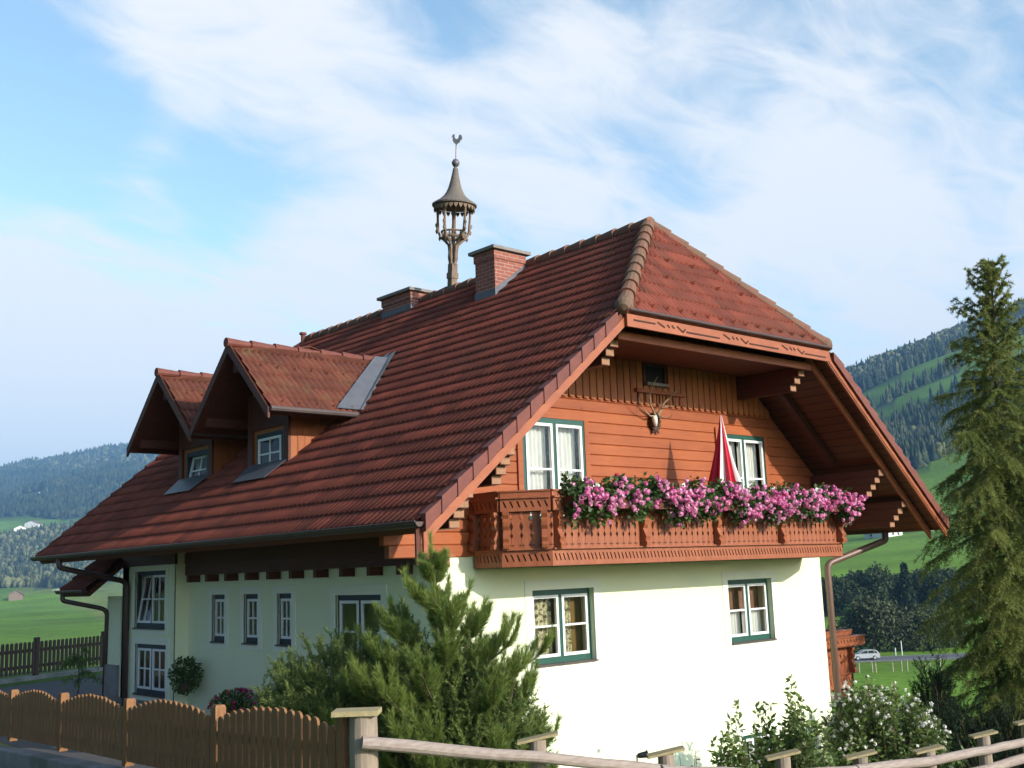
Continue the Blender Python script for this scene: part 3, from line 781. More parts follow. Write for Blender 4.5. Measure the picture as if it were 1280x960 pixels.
for i, (a, c, b, d) in enumerate(fr_wins):
    T = frame((a, 0, c), (1, 0, 0), (0, 0, 1), (0, -1, 0))
    window(house, T, b - a, d - c, curtain=['lace', 'half', 'plain', None][i], label=['green framed window with patterned lace curtain', 'green framed window with white half curtain', 'low green framed window behind the leafy shrub', 'low basement window cut by the log rail'][i])
for i, (a, c, b, d) in enumerate(lf_wins):
    T = frame((0, -a, c), (0, -1, 0), (0, 0, 1), (-1, 0, 0))
    if i == 0: window(house, T, b - a, d - c, fmat='blue_dark', curtain='drape', depth=.04)
    else: window(house, T, b - a, d - c, surround=.12, sashes=1, vbar=1, fmat='blue_dark', curtain='drape', depth=.04)
for i, (a, c, b, d) in enumerate(bay_wins):
    T = frame((-.25, -a, c), (0, -1, 0), (0, 0, 1), (-1, 0, 0))
    window(house, T, b - a, d - c, surround=.12, fmat='blue_dark', curtain='drape', vbar=1, depth=.035, tilt=.14 if i == 0 else None)

# --- timber gable: horizontal boards, then vertical battens with shaped ends
BH, BZ0 = 0.166, -0.13
def xl_at(z):           # where the roof underside cuts the gable plane
    return (z + 0.30 - ZE) / TP - OX
up_wins = [(1.571, 2.844, 3, 12), (6.156, 7.43, 3, 12)]      # x0, x1, first row, end row
mb = MB()
for r_ in range(0, 15):
    z0 = BZ0 + r_ * BH; z1 = z0 + BH
    lim = {0: -.78, 1: -.86, 2: -.97}.get(r_, -.97)
    def ext(z): return max(lim, xl_at(z))
    segs = [(None, None)]
    cuts = [w for w in up_wins if w[2] <= r_ < w[3]]
    ed = []
    cur = 'L'
    for w in cuts:
        ed.append((cur, w[0])); cur = w[1]
    ed.append((cur, 'R'))
    prof = [(0.022, z0), (0.038, z0 + .012), (0.040, z1 - .012), (0.022, z1 - .001), (-.06, z1 - .001), (-.06, z0)]
    for (a, b) in ed:
        pa = [((ext(z) if a == 'L' else a), -n, z) for n, z in prof]
        pb = [((HW - ext(z) if b == 'R' else b), -n, z) for n, z in prof]
        k = len(prof)
        mb.add(pa + pb, [tuple(range(k)), tuple(range(k, 2 * k))[::-1]] + [(i, k + i, k + (i + 1) % k, (i + 1) % k) for i in range(k)])
mb.build('gable_cladding', M['wood'], house)
mb = MB()
zbat = 2.2235; bw = 0.155
att = (4.25, 4.82, 2.53, 2.90)
x = 1.30
while x < HW - 1.30:
    x0, x1 = x + .011, x + bw - .011
    zt0 = roof_z(x0) - .30; zt1 = roof_z(x1) - .30
    spans = [(None, None)]
    xm = (x0 + x1) / 2
    if att[0] - .03 < xm < att[1] + .03:
        tops = [(att[2], att[2], True), (zt0, zt1, False)]
        polys = [[(x0, zbat + .035), (x0 + .025, zbat), (x1 - .025, zbat), (x1, zbat + .035), (x1, att[2]), (x0, att[2])],
                 [(x0, att[3]), (x1, att[3]), (x1, zt1), (x0, zt0)]]
    elif min(zt0, zt1) > zbat + .06:
        polys = [[(x0, zbat + .035), (x0 + .025, zbat), (x1 - .025, zbat), (x1, zbat + .035), (x1, zt1), (x0, zt0)]]
    else: polys = []
    for pl_ in polys:
        mb.prism([(a, -.041, z) for a, z in pl_], (0, -.035, 0))
    x += bw
mb.build('batten_cladding', M['wood_v'], house)
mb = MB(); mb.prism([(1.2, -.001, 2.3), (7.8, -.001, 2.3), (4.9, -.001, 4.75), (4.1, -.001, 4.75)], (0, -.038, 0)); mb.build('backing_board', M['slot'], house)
# attic opening with ledge
mb = MB(); mb.box(att[0], att[1], -.10, -.04, att[2], att[2] + .05); mb.box(att[0], att[1], -.09, -.045, att[3] - .03, att[3] + .02)
mb.box(att[0], att[0] + .05, -.09, -.042, att[2] + .05, att[3] - .03); mb.box(att[1] - .05, att[1], -.09, -.042, att[2] + .05, att[3] - .03)
aw = mb.build('window', M['wood_dark'], house); aw['label'] = 'small dark attic opening with grey ledge'
mb = MB(); mb.box(att[0] + .051, att[1] - .051, -.047, -.043, att[2] + .051, att[3] - .031); mb.build('pane', M['carglass'], aw)
mb = MB(); mb.box(att[0] + .02, att[1] - .02, -.15, -.10, att[2] + .005, att[2] + .055); mb.build('sill', M['cap'], aw)
mb = MB(); mb.box(4.02, 5.22, -.14, -.078, 2.405, 2.465)
for k in range(7): mb.box(4.10 + k * .17, 4.14 + k * .17, -.10, -.078, 2.26, 2.405)
mb.build('trophy_rack', M['wood'], house)
for (x0, x1, r0, r1) in up_wins:
    z0 = BZ0 + r0 * BH; z1 = BZ0 + r1 * BH
    T = frame((x0, -.04, z0), (1, 0, 0), (0, 0, 1), (0, -1, 0))
    w = window(house, T, x1 - x0, z1 - z0, surround=0, depth=-.02, sill=False, curtain='plain', botm=.06)
    mb = MB(); s = .10
    mb.box(-s, -.002, 0, z1 - z0 + s, -.0, .03, T); mb.box(x1 - x0 + .002, x1 - x0 + s, 0, z1 - z0 + s, 0, .03, T); mb.box(-.001, x1 - x0 + .001, z1 - z0 + .002, z1 - z0 + s, 0, .03, T)
    mb.build('surround', M['wood'], w)

# --- timber band and joist ends under the left eave
mb = MB()
for k in range(6):
    mb.box(-.10 - .012 * (k % 2), -.002, -.02, 7.2, -.21 + k * .199, -.21 + k * .199 + .19)
mb.box(-.085, -.003, -.02, 7.2, -.205, .975)
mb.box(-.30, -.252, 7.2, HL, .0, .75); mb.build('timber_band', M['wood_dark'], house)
for k in range(10):
    y = .55 + k * .70
    mb = MB(); mb.box(-.22, -.004, y - .045, y + .045, -.335, -.213); mb.build('joist_end', M['wood_dark'], house)
mb = MB(); mb.box(-.05, .10, -.17, -.042, -.26, -.133); mb.box(-.12, .16, -.22, -.042, -.132, -.09); mb.build('joist_end', M['balcony'], house)

# --- roof
def tile_rows(name, O, U, V, N, clip, nrows, parent, rh=0.31, wave=0.118, amp=0.036, first=0.0, mat='tile', tabs=(), vmax=1e9):
    O, U, V, N = (np.array(a, float) for a in (O, U, V, N))
    VS, FS, TS = [], [], []; nb = 0
    S = 8
    for i in range(nrows):
        vb = first + i * rh - .03; vt = first + (i + 1) * rh + .02
        c0 = clip(max(vb, 0)); c1 = clip(vt - .02)
        if c0 is None: continue
        if c1 is None: c1 = ((c0[0] + c0[1]) / 2,) * 2
        ua, ub = min(c0[0], c1[0]), max(c0[1], c1[1])
        k0 = math.floor(ua / wave * S); k1 = math.ceil(ub / wave * S)
        u = np.arange(k0, k1 + 1) * wave / S
        if len(u) < 2: continue
        ph = (u / wave) % 1.0
        hgt = amp * np.abs(np.sin(PI * ph)) ** 0.75
        tid = np.floor(u / (3 * wave) + (i % 2) * .5 + 1e-6).astype(int)
        h1 = np.sin(tid * 12.9898 + i * 78.233) * 43758.5453; h1 = h1 - np.floor(h1)
        sl = 0.012 * (h1 - .5)
        vt = min(vt, vmax)
        ubt = np.clip(u, c0[0], c0[1]); utp = np.clip(u, c1[0], c1[1])
        L_ = len(u)
        rows = [O + np.outer(ubt, U) + V * vb + N * (-0.005),
                O + np.outer(ubt, U) + V * vb + np.outer(hgt + .040 + sl, N),
                O + np.outer(utp, U) + V * vt + np.outer(hgt + .002, N)]
        VS.append(np.stack(rows, 0).reshape(-1, 3))
        a = np.arange(L_ - 1)
        for q in (0, 1):
            FS.append(np.stack([nb + q * L_ + a, nb + q * L_ + a + 1, nb + (q + 1) * L_ + a + 1, nb + (q + 1) * L_ + a], 1))
        tn = 0.2 + 0.6 * h1
        TS.append(np.concatenate([tn * .8, tn, tn])); nb += 3 * L_
    vv = np.concatenate(VS); ff = np.concatenate(FS); tt = np.concatenate(TS)
    # snow guard noses
    for (u, v) in tabs:
        p = O + U * u + V * v + N * .03
        w = U * .022; hN = N * .085; l = V * .10
        q = [p - w, p + w, p + w + l, p - w + l, p - w * .7 + hN, p + w * .7 + hN]
        b0 = len(vv)
        vv = np.vstack([vv, q]); tt = np.concatenate([tt, np.full(6, .9)])
        ff = np.vstack([ff, [[b0, b0 + 1, b0 + 5, b0 + 4], [b0 + 1, b0 + 2, b0 + 5, b0 + 5], [b0 + 3, b0, b0 + 4, b0 + 4], [b0 + 2, b0 + 3, b0 + 4, b0 + 5]]])
    return np_mesh(name, vv, ff, M[mat], parent, None, tint=tt)

rl = (XR + OX) / ca          # slope length eave to ridge
nr = int(math.ceil(rl / 0.31))
def hip_y(x):
    return -OG if x <= XH else -OG + (x - XH) / (XR - XH) * (YA + OG)
def clipL(v):
    x = -OX + v * ca
    x = min(x, XR)
    return (hip_y(x) + .01, YB)
roofL = tile_rows('roof_tiles', (-OX, 0, ZE), (0, 1, 0), (ca, 0, sa), (-sa, 0, ca), clipL, nr, house, vmax=rl)
def clipR(v):
    c = clipL(v)
    return None if c is None else (-c[1], -c[0])
roofR = tile_rows('roof_tiles', (HW + OX, 0, ZE), (0, -1, 0), (-ca, 0, sa), (sa, 0, ca), clipR, nr, house, vmax=rl)
hv = np.array([0, YA + OG, ZR - ZH]); hl = np.linalg.norm(hv); hv /= hl
hn = np.array([0, -hv[2], hv[1]])
hx = XR - XH + .06
def clipH(v):
    if v > hl: return None
    s = hx * (1 - v / hl); return (-s, s)
tabs = [(-2.2 + k * .31, .12) for k in range(15)] + [(-1.5 + k * .62, 1.0) for k in range(6)] + [(-1.1 + k * .62, 1.5) for k in range(4)]
roofH = tile_rows('roof_tiles', (XR, -OG - .06, ZH - .06), (1, 0, 0), hv, hn, clipH, int(math.ceil(hl / .27)), house, rh=.27, wave=.105, amp=.03, tabs=tabs)
roofH['label'] = 'sunlit triangular half hip of red tiles'

def ridge_caps(mb, p, q, r=0.115, ln=0.36, ball=False):
    p = Vector(p); q = Vector(q); d = q - p; n = max(1, int(d.length / ln)); st = d / n
    dn = d.normalized()
    for i in range(n):
        a = p + st * i - dn * .03; b = p + st * (i + 1) + dn * .02
        mb.tube([a, a + dn * .05, b], [r + .022, r + .018, r - .012], 12)
    if ball: mb.lathe(p - dn * .05, [(0.0, -.13), (.08, -.11), (.125, -.05), (.135, 0.0), (.12, .08)], 14, dn)
    return mb
mb = MB()
ridge_caps(mb, (XR, YA, ZR + .02), (XR, YB, ZR + .02), .11, .38)
mb.build('ridge_caps', M['ridge'], house, smooth=False)
for sgn in (0, 1):
    mb = MB(); X = (lambda x: x if sgn == 0 else HW - x)
    ridge_caps(mb, (X(XH + .03), -OG + .02, ZH + .05), (X(XR), YA + .03, ZR + .04), .105, .34, ball=True)
    mb.build('hip_caps', M['ridge'], house)

# boarding under the tiles
def slabs(thick=0.12):
    for sgn in (0, 1):
        X = (lambda x: x if sgn == 0 else HW - x)
        dz = -.03
        ax_ = [(-OX, -OG), (XH, -OG), (XR, YA), (XR, YB), (-OX, YB)]
        poly = [(X(x), y, ZE + TP * (x + OX) + dz) for x, y in ax_]
        N = Vector((-sa if sgn == 0 else sa, 0, ca))
        if sgn: poly = poly[::-1]
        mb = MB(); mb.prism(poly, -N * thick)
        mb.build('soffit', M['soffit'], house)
    poly = [(XH, -OG - .02, ZH - .04), (HW - XH, -OG - .02, ZH - .04), (XR, YA - .01, ZR - .04)]
    mb = MB(); mb.prism(poly, Vector(-hn) * .1); mb.build('soffit', M['soffit'], house)
slabs()

# verge: tile verge flaps, barge boards with dark strip as carved-line shade, inner trim board
for sgn in (0, 1):
    X = (lambda x: x if sgn == 0 else HW - x)
    for (yv, xe) in ((-OG, XH + .02), (YB, XR)):
        s = -1 if yv < 0 else 1
        mb = MB()
        n = int((xe + OX) / ca / .31)
        for i in range(n):
            x0 = -OX + (i * .31 - .02) * ca; x1 = -OX + ((i + 1) * .31 + .02) * ca
            if x1 > xe: x1 = xe
            za, zb_ = ZE + TP * (x0 + OX), ZE + TP * (x1 + OX)
            o0, o1 = (.105, .065)
            y0, y1 = yv + s * .05, yv + s * (.02)
            dl = .018; lo = -.10 if yv < 0 or i > 1 else .02
            mb.hexa([(X(x0), y0 + s * dl, za + lo), (X(x1), y0, zb_ + lo + .02), (X(x1), y1, zb_ + lo + .02), (X(x0), y1, za + lo),
                     (X(x0), y0 + s * dl, za + o0), (X(x1), y0, zb_ + o1), (X(x1), yv - s * .06, zb_ + o1), (X(x0), yv - s * .06, za + o0)])
        mb.build('verge_tiles', M['verge'], house)
        def board(y0, y1, zt, zb_, xa=-OX, xb=xe, name='barge_board', mat='barge'):
            mb = MB()
            za, ze_ = ZE + TP * (xa + OX), ZE + TP * (xb + OX)
            poly = [(X(xa), y0, za + zb_), (X(xb), y0, ze_ + zb_), (X(xb), y0, ze_ + zt), (X(xa), y0, za + zt)]
            mb.prism(poly, (0, y1 - y0, 0)); return mb.build(name, M[mat], house)
        if yv < 0:
            mb = MB()
            za, ze_ = ZE + TP * (-OX + OX), ZE + TP * (xe + OX)
            mb.prism([(X(-OX), yv - .018, za - .25), (X(xe), yv - .018, ze_ - .25), (X(xe), yv - .018, ze_ - .115), (X(-OX), yv - .018, za - .115)], (0, .036, 0))
            if sgn:
                mb.cur = 1; mb.prism([(X(-OX), yv - .026, za - .222), (X(xe), yv - .026, ze_ - .222), (X(xe), yv - .026, ze_ - .205), (X(-OX), yv - .026, za - .205)], (0, .007, 0))
            mb.build('barge_board', [M['barge'], M['slot']], house)
            board(yv + .24, yv + .28, -.20, -.36, -OX + .1, XH + .18)
        else:
            board(yv - .018, yv + .018, -.115, -.265, xa=-OX + .5, xb=XR - .02)
# little vertical return at the foot of the left barge
mb = MB(); mb.box(-OX - .01, -OX + .07, -OG - .016, -OG + .02, -.26, ZE - .03); mb.build('barge_board', M['barge'], house)
mb = MB(); mb.box(-OX - .08, -OX - .012, -OG + .03, -OG + .06, -.24, ZE - .05); mb.build('barge_board', M['wood_dark'], house)
# half hip eave: gutter, fascia with dark strips as shade of its carving, lower trim
mb = MB()
mb.tube([(XH - .02, -OG - .11, ZH - .045), (HW - XH + .02, -OG - .11, ZH - .045)], .026, 10)
mb.build('gutter', M['gutter'], house)
mb = MB(); mb.box(XH - .03, HW - XH + .03, -OG - .07, -OG - .032, ZH - .275, ZH - .10); mb.cur = 1
zc = ZH - .195
yf = -OG - .0745
def seg(x0, z0, x1, z1, w=.022):
    mb.beam((x0, yf, z0), (x1, yf, z1), .006, w, (0, 0, 1) if abs(x1 - x0) > .02 else (1, 0, 0))
for k in range(3):
    x0 = XH + .55 + k * 1.5
    if k == 0: seg(XH + .1, zc + .02, x0, zc + .02)
    seg(x0 + .05, zc + .05, x0 + .20, zc - .01); seg(x0 + .26, zc + .04, x0 + .31, zc); seg(x0 + .36, zc + .04, x0 + .41, zc)
    seg(x0 + .47, zc + .04, x0 + .60, zc - .03); seg(x0 + .60, zc - .03, x0 + .66, zc + .02)
    seg(x0 + .68, zc - .02, x0 + 1.45 if k < 2 else HW - XH - .1, zc - .02)
mb.build('barge_board', [M['barge'], M['slot']], house)
mb = MB(); mb.box(XH + .1, HW - XH - .1, -OG + .22, -OG + .26, ZH - .385, ZH - .27); mb.build('barge_board', M['barge'], house)
mb = MB(); mb.box(XH, HW - XH, -OG + .30, -.2, ZH - .30, ZH - .265); mb.build('soffit', M['soffit'], house)

# stepped purlin brackets
for sgn in (0, 1):
    X = (lambda x: x if sgn == 0 else HW - x)
    for (xp, zt) in ((-.62, .655), (.08, 1.20), (2.20, 2.94)):
        mb = MB()
        h = .116
        for k in range(4):
            y0 = -1.45 + k * .09
            mb.box(X(xp) - .085, X(xp) + .085, y0, -.08, zt - (k + 1) * h + .004, zt - k * h)
        pn = mb.build('purlin', M['wood_dark'], house)
        for k in range(4):
            mb = MB()
            y0 = -1.45 + k * .09
            mb.box(X(xp) - .078, X(xp) + .078, y0 - .006, y0 - .001, zt - (k + 1) * h + .012, zt - k * h - .008)
            mb.build('end_cap', M['endgrain'], pn)
    # deep rafters seen from below
    for xr_ in (.9,):
        mb = MB(); za = ZE + TP * (xr_ + OX) - .22
        mb.beam((X(.2), -.55, ZE + TP * (.2 + OX) - .25), (X(XH), -.55, ZE + TP * (XH + OX) - .25), .14, .16); mb.build('rafter', M['wood_dark'], house)

# gutters and downpipes
def half_gutter(x, z, y0, y1, r=.065, parent=house):
    mb = MB(); n = 8
    a = [(x + r * math.cos(PI + PI * k / n), z + r * math.sin(PI + PI * k / n)) for k in range(n + 1)]
    b = [(x + (r - .008) * math.cos(PI + PI * k / n), z + (r - .008) * math.sin(PI + PI * k / n)) for k in range(n + 1)]
    poly = a + b[::-1]
    mb.prism([(p, y0, q) for p, q in poly], (0, y1 - y0, 0))
    mb.tube([(x - r, y0, z + .004), (x - r, y1, z + .004)], .011, 6)
    for yy in (y0, y1 - .006):
        mb.prism([(p, yy, q) for p, q in a], (0, .006, 0))
    return mb.build('gutter', M['gutter'], parent)
half_gutter(-OX - .075, ZE - .0, -OG - .03, YB + .02)
half_gutter(HW + OX + .075, ZE - .0, -OG - .03, YB + .02)
def pipe(pts, r, mat, parent=house):
    mb = MB(); P = [Vector(p) for p in pts]
    out = [P[0]]
    for i in range(1, len(P) - 1):
        a = (P[i - 1] - P[i]).normalized(); b = (P[i + 1] - P[i]).normalized(); q = min(.14, (P[i - 1] - P[i]).length * .4)
        for k in range(6):
            t = k / 5
            out.append((P[i] + a * q) * (1 - t) ** 2 + P[i] * 2 * t * (1 - t) + (P[i] + b * q) * t * t)
    out.append(P[-1])
    mb.tube(out, r, 10)
    return mb.build('downpipe', M[mat], parent, smooth=True)
dp = AX(74, 700, -OX - .075)
pipe([(-OX - .075, dp[1], ZE - .05), (-OX - .075, dp[1], ZE - .22), (-.32, 9.22, -.28), (-.32, 9.22, -4.2)], .052, 'gutter')
pipe([(10.45, -.55, .15), (10.45, -.55, -.02), (HW + .08, -.10, -.42), (HW + .08, -.10, -4.4)], .062, 'pipe')
# boxed bottom of the right wing
# chimneys
def chimney(x0, x1, y0, y1, zt, label):
    mb = MB(); zb_ = min(roof_z(x0), roof_z(x1)) - .3
    mb.box(x0, x1, y0, y1, zb_, zt - .16); mb.box(x0 - .02, x1 + .02, y0 - .02, y1 + .02, zt - .16, zt)
    ch = mb.build('chimney', M['brick'], house); ch['label'] = label
    mb = MB(); mb.box(x0 - .09, x1 + .09, y0 - .09, y1 + .09, zt + .001, zt + .06); mb.build('cap', M['cap'], ch)
    mb = MB(); e = .02
    zl = roof_z(x0)
    mb.hexa([(x0 - e, y0 - e, zl - .1), (x1 + e, y0 - e, roof_z(x1) - .1), (x1 + e, y1 + e, roof_z(x1) - .1), (x0 - e, y1 + e, zl - .1),
             (x0 - e, y0 - e, zl + .17), (x1 + e, y0 - e, roof_z(x1) + .12), (x1 + e, y1 + e, roof_z(x1) + .12), (x0 - e, y1 + e, zl + .17)])
    mb.build('flashing', M['lead'], ch)
chimney(3.62, 4.36, 2.74, 3.28, 5.40, 'larger brick chimney near the half hip')
chimney(4.18, 4.80, 6.02, 7.02, 5.42, 'smaller brick chimney beyond the bell turret')
# vent pipe
mb = MB(); vp = np.array([4.35, YB - .12, ZR]); mb.tube([(vp[0], vp[1], ZR - .2), (vp[0], vp[1], ZR + .12)], .05, 10); mb.tube([(vp[0], vp[1], ZR + .12), (vp[0], vp[1], ZR + .17)], .085, 10); mb.build('vent_pipe', M['verge'], house)

# bell turret on the ridge, leaning a little
TB = Vector((4.5, 5.07, 5.15)); TT = Vector((4.5, 4.78, 8.48))
tax = (TT - TB).normalized(); te1 = Vector((1, 0, 0)); te2 = tax.cross(te1)
def TP_(h, r=0, a=0): return TB + tax * h + te1 * r * math.cos(a) + te2 * r * math.sin(a)
def h_at(px, py):
    q = AX(px, py, 4.5); return (Vector(q) - TB).dot(tax)
hB, hRing, hCup, hPost, hTip = h_at(572, 203), h_at(569, 256), h_at(568, 300), h_at(567, 330), h_at(571, 168)
mb = MB(); mb.beam(TP_(-.2), TP_(hPost), .14, .14, te1); mb.beam(TP_(hPost - .30), TP_(hPost - .18), .17, .17, te1)
tur = mb.build('bell_turret', M['oldwood'], house); tur['label'] = 'weathered wooden bell turret with shingled spire and weathercock'
mb = MB()
for k in range(5):
    a = k * 2 * PI / 5 + .95
    P = [TP_(hPost - .02, .055, a), TP_(hPost + .12, .075, a), TP_(hCup - .12, .085, a), TP_(hCup - .03, .15, a), TP_(hCup + .06, .265, a), TP_(hCup + .20, .335, a), TP_(hRing - .02, .35, a)]
    Q = []
    for i in range(len(P) - 1):
        for t in (0, .5): Q.append(P[i].lerp(P[i + 1], t))
    Q.append(P[-1])
    mb.tube(Q, [.036 - .010 * (i % 2) for i in range(len(Q))], 6)
    for hh, rr in ((hCup + .05, .29), (hCup + .2, .36), (hCup + .33, .37)):
        mb.lathe(TP_(hh, rr, a), [(0.001, -.07), (.022, -.03), (.03, .0), (.012, .03)], 6, tax)
mb.build('arm', M['oldwood'], tur)
mb = MB()
ring = lambda h, r, n=24: [TP_(h, r, 2 * PI * k / n) for k in range(n + 1)]
mb.tube(ring(hCup + .06, .20), .035, 6, False); mb.tube(ring(hCup + .16, .245), .022, 6, False)
for k in range(12):
    a = k * PI / 6
    mb.lathe(TP_(hCup + .11, .225, a), [(.001, -.05), (.03, 0), (.001, .05)], 6, tax)
mb.build('cup', M['oldwood'], tur)
mb = MB(); mb.tube([TP_(hPost), TP_(hRing + .02)], .038, 8); mb.build('pole', M['oldwood'], tur)
mb = MB(); H = hB - hRing
mb.lathe(TP_(hRing), [(0.0, .03), (.40, -.035), (.455, -.03), (.458, 0.0), (.40, .04), (.31, .10), (.235, .17), (.18, .25), (.14, .34), (.115, .43), (.092, .53), (.07, .64), (.05, .76), (.034, H - .12), (.03, H)], 28, tax)
mb.build('canopy', M['shingle'], tur)
mb = MB()
for k in range(26):
    a = 2 * PI * k / 26
    p = TP_(hRing - .05, .40, a); sd = (te2 * math.cos(a) - te1 * math.sin(a)) * .045
    mb.prism([p - sd, p + sd, p + sd * .7 - tax * .05, p - tax * .095, p - sd * .7 - tax * .05], (te1 * math.cos(a) + te2 * math.sin(a)) * .018)
mb.build('fringe', M['oldwood'], tur)
mb = MB(); mb.lathe(TP_(hB), [(.0, -.085), (.05, -.07), (.08, -.02), (.08, .02), (.05, .07), (.0, .085)], 14, tax); mb.build('ball', M['oldmetal'], tur, smooth=True)
mb = MB(); mb.tube([TP_(hB + .05), TP_(hTip - .22)], .011, 6)
rs = .00105
rooster = [(-80, 130), (-98, 122), (-82, 142), (-66, 158), (-60, 178), (-48, 166), (-40, 178), (-34, 158), (-36, 125), (-22, 92), (5, 72), (32, 84), (46, 120), (52, 155), (74, 170), (100, 150), (114, 112), (108, 70), (98, 44), (92, 72), (80, 58), (78, 26), (56, 2), (24, -18), (9, -40), (9, -60), (-9, -60), (-9, -40), (-14, -18), (-46, 2), (-70, 42), (-70, 92)]
wd = (te2 * -.72 + te1 * .69).normalized()     # vane lies roughly across the view
o = TP_(hTip - .22)
mb.prism([o + wd * (x * rs) + tax * ((y + 40) * rs) for x, y in rooster], te1.cross(wd).cross(wd).normalized() * .012 if False else wd.cross(tax) * .012)
mb.build('weathercock', M['oldmetal'], tur)

# dormers
def dormer(yc, dz, tiltw, label):
    zr, ze, hw, xf = 3.44 + dz, 2.23 + dz, 1.27, -.78
    sl = (zr - ze) / hw; c = 1 / math.sqrt(1 + sl * sl); s_ = sl * c
    rx = lambda z: (z - ZE) / TP - OX
    xw = -.04
    cw = .66
    zw = zr - sl * cw - .12
    # face and cheeks
    win = (yc - .43, 1.40 + dz * .5, yc + .43, 2.04 + dz * .5)
    T = frame((xw, 0, 0), (0, -1, 0), (0, 0, 1), (-1, 0, 0))
    mb = MB()
    zb_ = ZE + TP * (xw + OX) - .1
    hole = (-win[2], win[1], -win[0], win[3])
    holed_wall(mb, T, -(yc + cw), -(yc - cw), zb_, zw, [hole], .08)
    mb.prism([(xw, yc - cw, zw + .001), (xw, yc + cw, zw + .001), (xw, yc, zr - .14)], (.08, 0, 0))
    for s in (-1, 1):
        y = yc + s * cw
        poly = [(xw + .001, y, zb_), (rx(zw), y, zw), (xw + .001, y, zw)]
        mb.prism(poly, (0, -s * .06, 0))
        for k in range(1, 10):       # board joints of the cheek
            xk = xw + .13 * k; zk = ZE + TP * (xk + OX) - .05
            if zk < zw: mb.box(xk - .004, xk + .118, min(y, y + s * .014), max(y, y + s * .014), max(zk, zb_), zw)
    dm = mb.build('dormer', M['wood_v'], house); dm['label'] = label
    mb = MB()
    for s in (-1, 1): mb.box(xw - .045, xw - .001, yc + s * (cw - .07) - .07, yc + s * (cw - .07) + .07, zb_, zw)
    mb.box(xw - .04, xw - .001, yc - cw + .14, yc + cw - .14, win[3] + .07, zw)
    mb.box(xw - .62, xw - .001, yc - .10, yc + .10, zr - .46, zr - .30)
    for s in (-1, 1): mb.box(xf + .1, rx(ze + .1), yc + s * 1.0 - .06, yc + s * 1.0 + .06, zr - sl * 1.0 - .28, zr - sl * 1.0 - .13)
    mb.build('post', M['wood_dark'], dm)
    for s in (-1, 1):
        # boarding
        mb = MB()
        P = [(xf, yc, zr - .03), (xf, yc + s * hw, ze - .03), (rx(ze), yc + s * hw, ze - .03), (rx(zr), yc, zr - .03)]
        mb.prism(P if s > 0 else P[::-1], (0, -s * s_ * .09, -c * .09)); mb.build('soffit', M['wood_dark'], dm)
        Ln = hw / c
        O = (0, yc + s * hw, ze); V = (0, -s * c, s_); N = (0, s * s_, c)
        def clip(v, s=s):
            if v > Ln + .05: return None
            x1 = rx(ze + min(v, Ln) * s_)
            return (xf, x1) if s < 0 else (-x1, -xf)
        tb = []
        if s < 0:
            for k in range(5): tb.append((xf + .25 + k * .31, .06))
            for k in range(9): tb.append((xf + .28 + k * .31, 1.05))
        else:
            tb = []
        tile_rows('dormer_roof', O, (1, 0, 0) if s < 0 else (-1, 0, 0), V, N, clip, int(math.ceil(Ln / .31)), dm, tabs=tb, mat='tile_old')
        # valley flashing
        mb = MB(); g = .092
        Nn = Vector(N)
        q = [Vector((rx(ze) - .50, yc + s * hw, ze)), Vector((rx(ze) + .06, yc + s * hw, ze)), Vector((rx(zr) + .02, yc + s * .02, zr)), Vector((rx(zr) - .34, yc + s * .02, zr))]
        q = [p + Nn * g for p in q]
        mb.prism(q if s < 0 else q[::-1], Nn * .008)
        # upstand onto the main slope
        Nm = Vector((-sa, 0, ca)); a_ = Vector((rx(ze), yc + s * hw, ze)); b_ = Vector((rx(zr), yc, zr))
        up = Vector((0, s, 0))
        mb.prism([a_ + Nm * .095 + up * .10, b_ + Nm * .095 + up * .10 + Vector((ca, 0, sa)) * .22, b_ + Nm * .095, a_ + Nm * .095], Nm * .006)
        mb.build('flashing', M['lead'], dm)
        # verge board and gutter
        mb = MB(); mb.prism([(xf - .03, yc, zr + .03), (xf - .03, yc + s * (hw + .03), ze + .0), (xf - .03, yc + s * (hw + .03), ze - .16), (xf - .03, yc, zr - .15)], (.035, 0, 0)); mb.build('barge_board', M['wood_dark'], dm)
        mb = MB(); mb.tube([(xf, yc + s * (hw + .06), ze - .02), (rx(ze) - .02, yc + s * (hw + .06), ze - .02)], .045, 8); mb.build('gutter', M['sill'], dm)
    mb = MB(); ridge_caps(mb, (xf - .03, yc, zr + .015), (rx(zr) - .1, yc, zr + .015), .06, .40); mb.build('ridge_caps', M['verge'], dm)
    # window, directly under the dormer part
    Tw = frame((xw - .0, win[2], win[1]), (0, -1, 0), (0, 0, 1), (-1, 0, 0))
    w = window(house, Tw, win[2] - win[0], win[3] - win[1], surround=0, depth=.0, sashes=1, vbar=1, curtain=('sides' if tiltw else None), fmat='blue_dark', sill=False, botm=.03, tilt=tiltw)
    # apron
    Nm = Vector((-sa, 0, ca)); mb = MB()
    z0 = lambda x: ZE + TP * (x + OX)
    q = [Vector((xw - .34, yc - .52, z0(xw - .34))), Vector((xw - .34, yc + .52, z0(xw - .34))), Vector((xw + .02, yc + .62, z0(xw + .02))), Vector((xw + .02, yc - .62, z0(xw + .02)))]
    mb.prism([p + Nm * .082 for p in q][::-1], Nm * .006); mb.build('flashing', M['lead'], dm)
dormer(4.29, 0.0, None, 'nearer gabled dormer with closed window')
dormer(6.91, -.07, .11, 'farther gabled dormer with tilted open window')

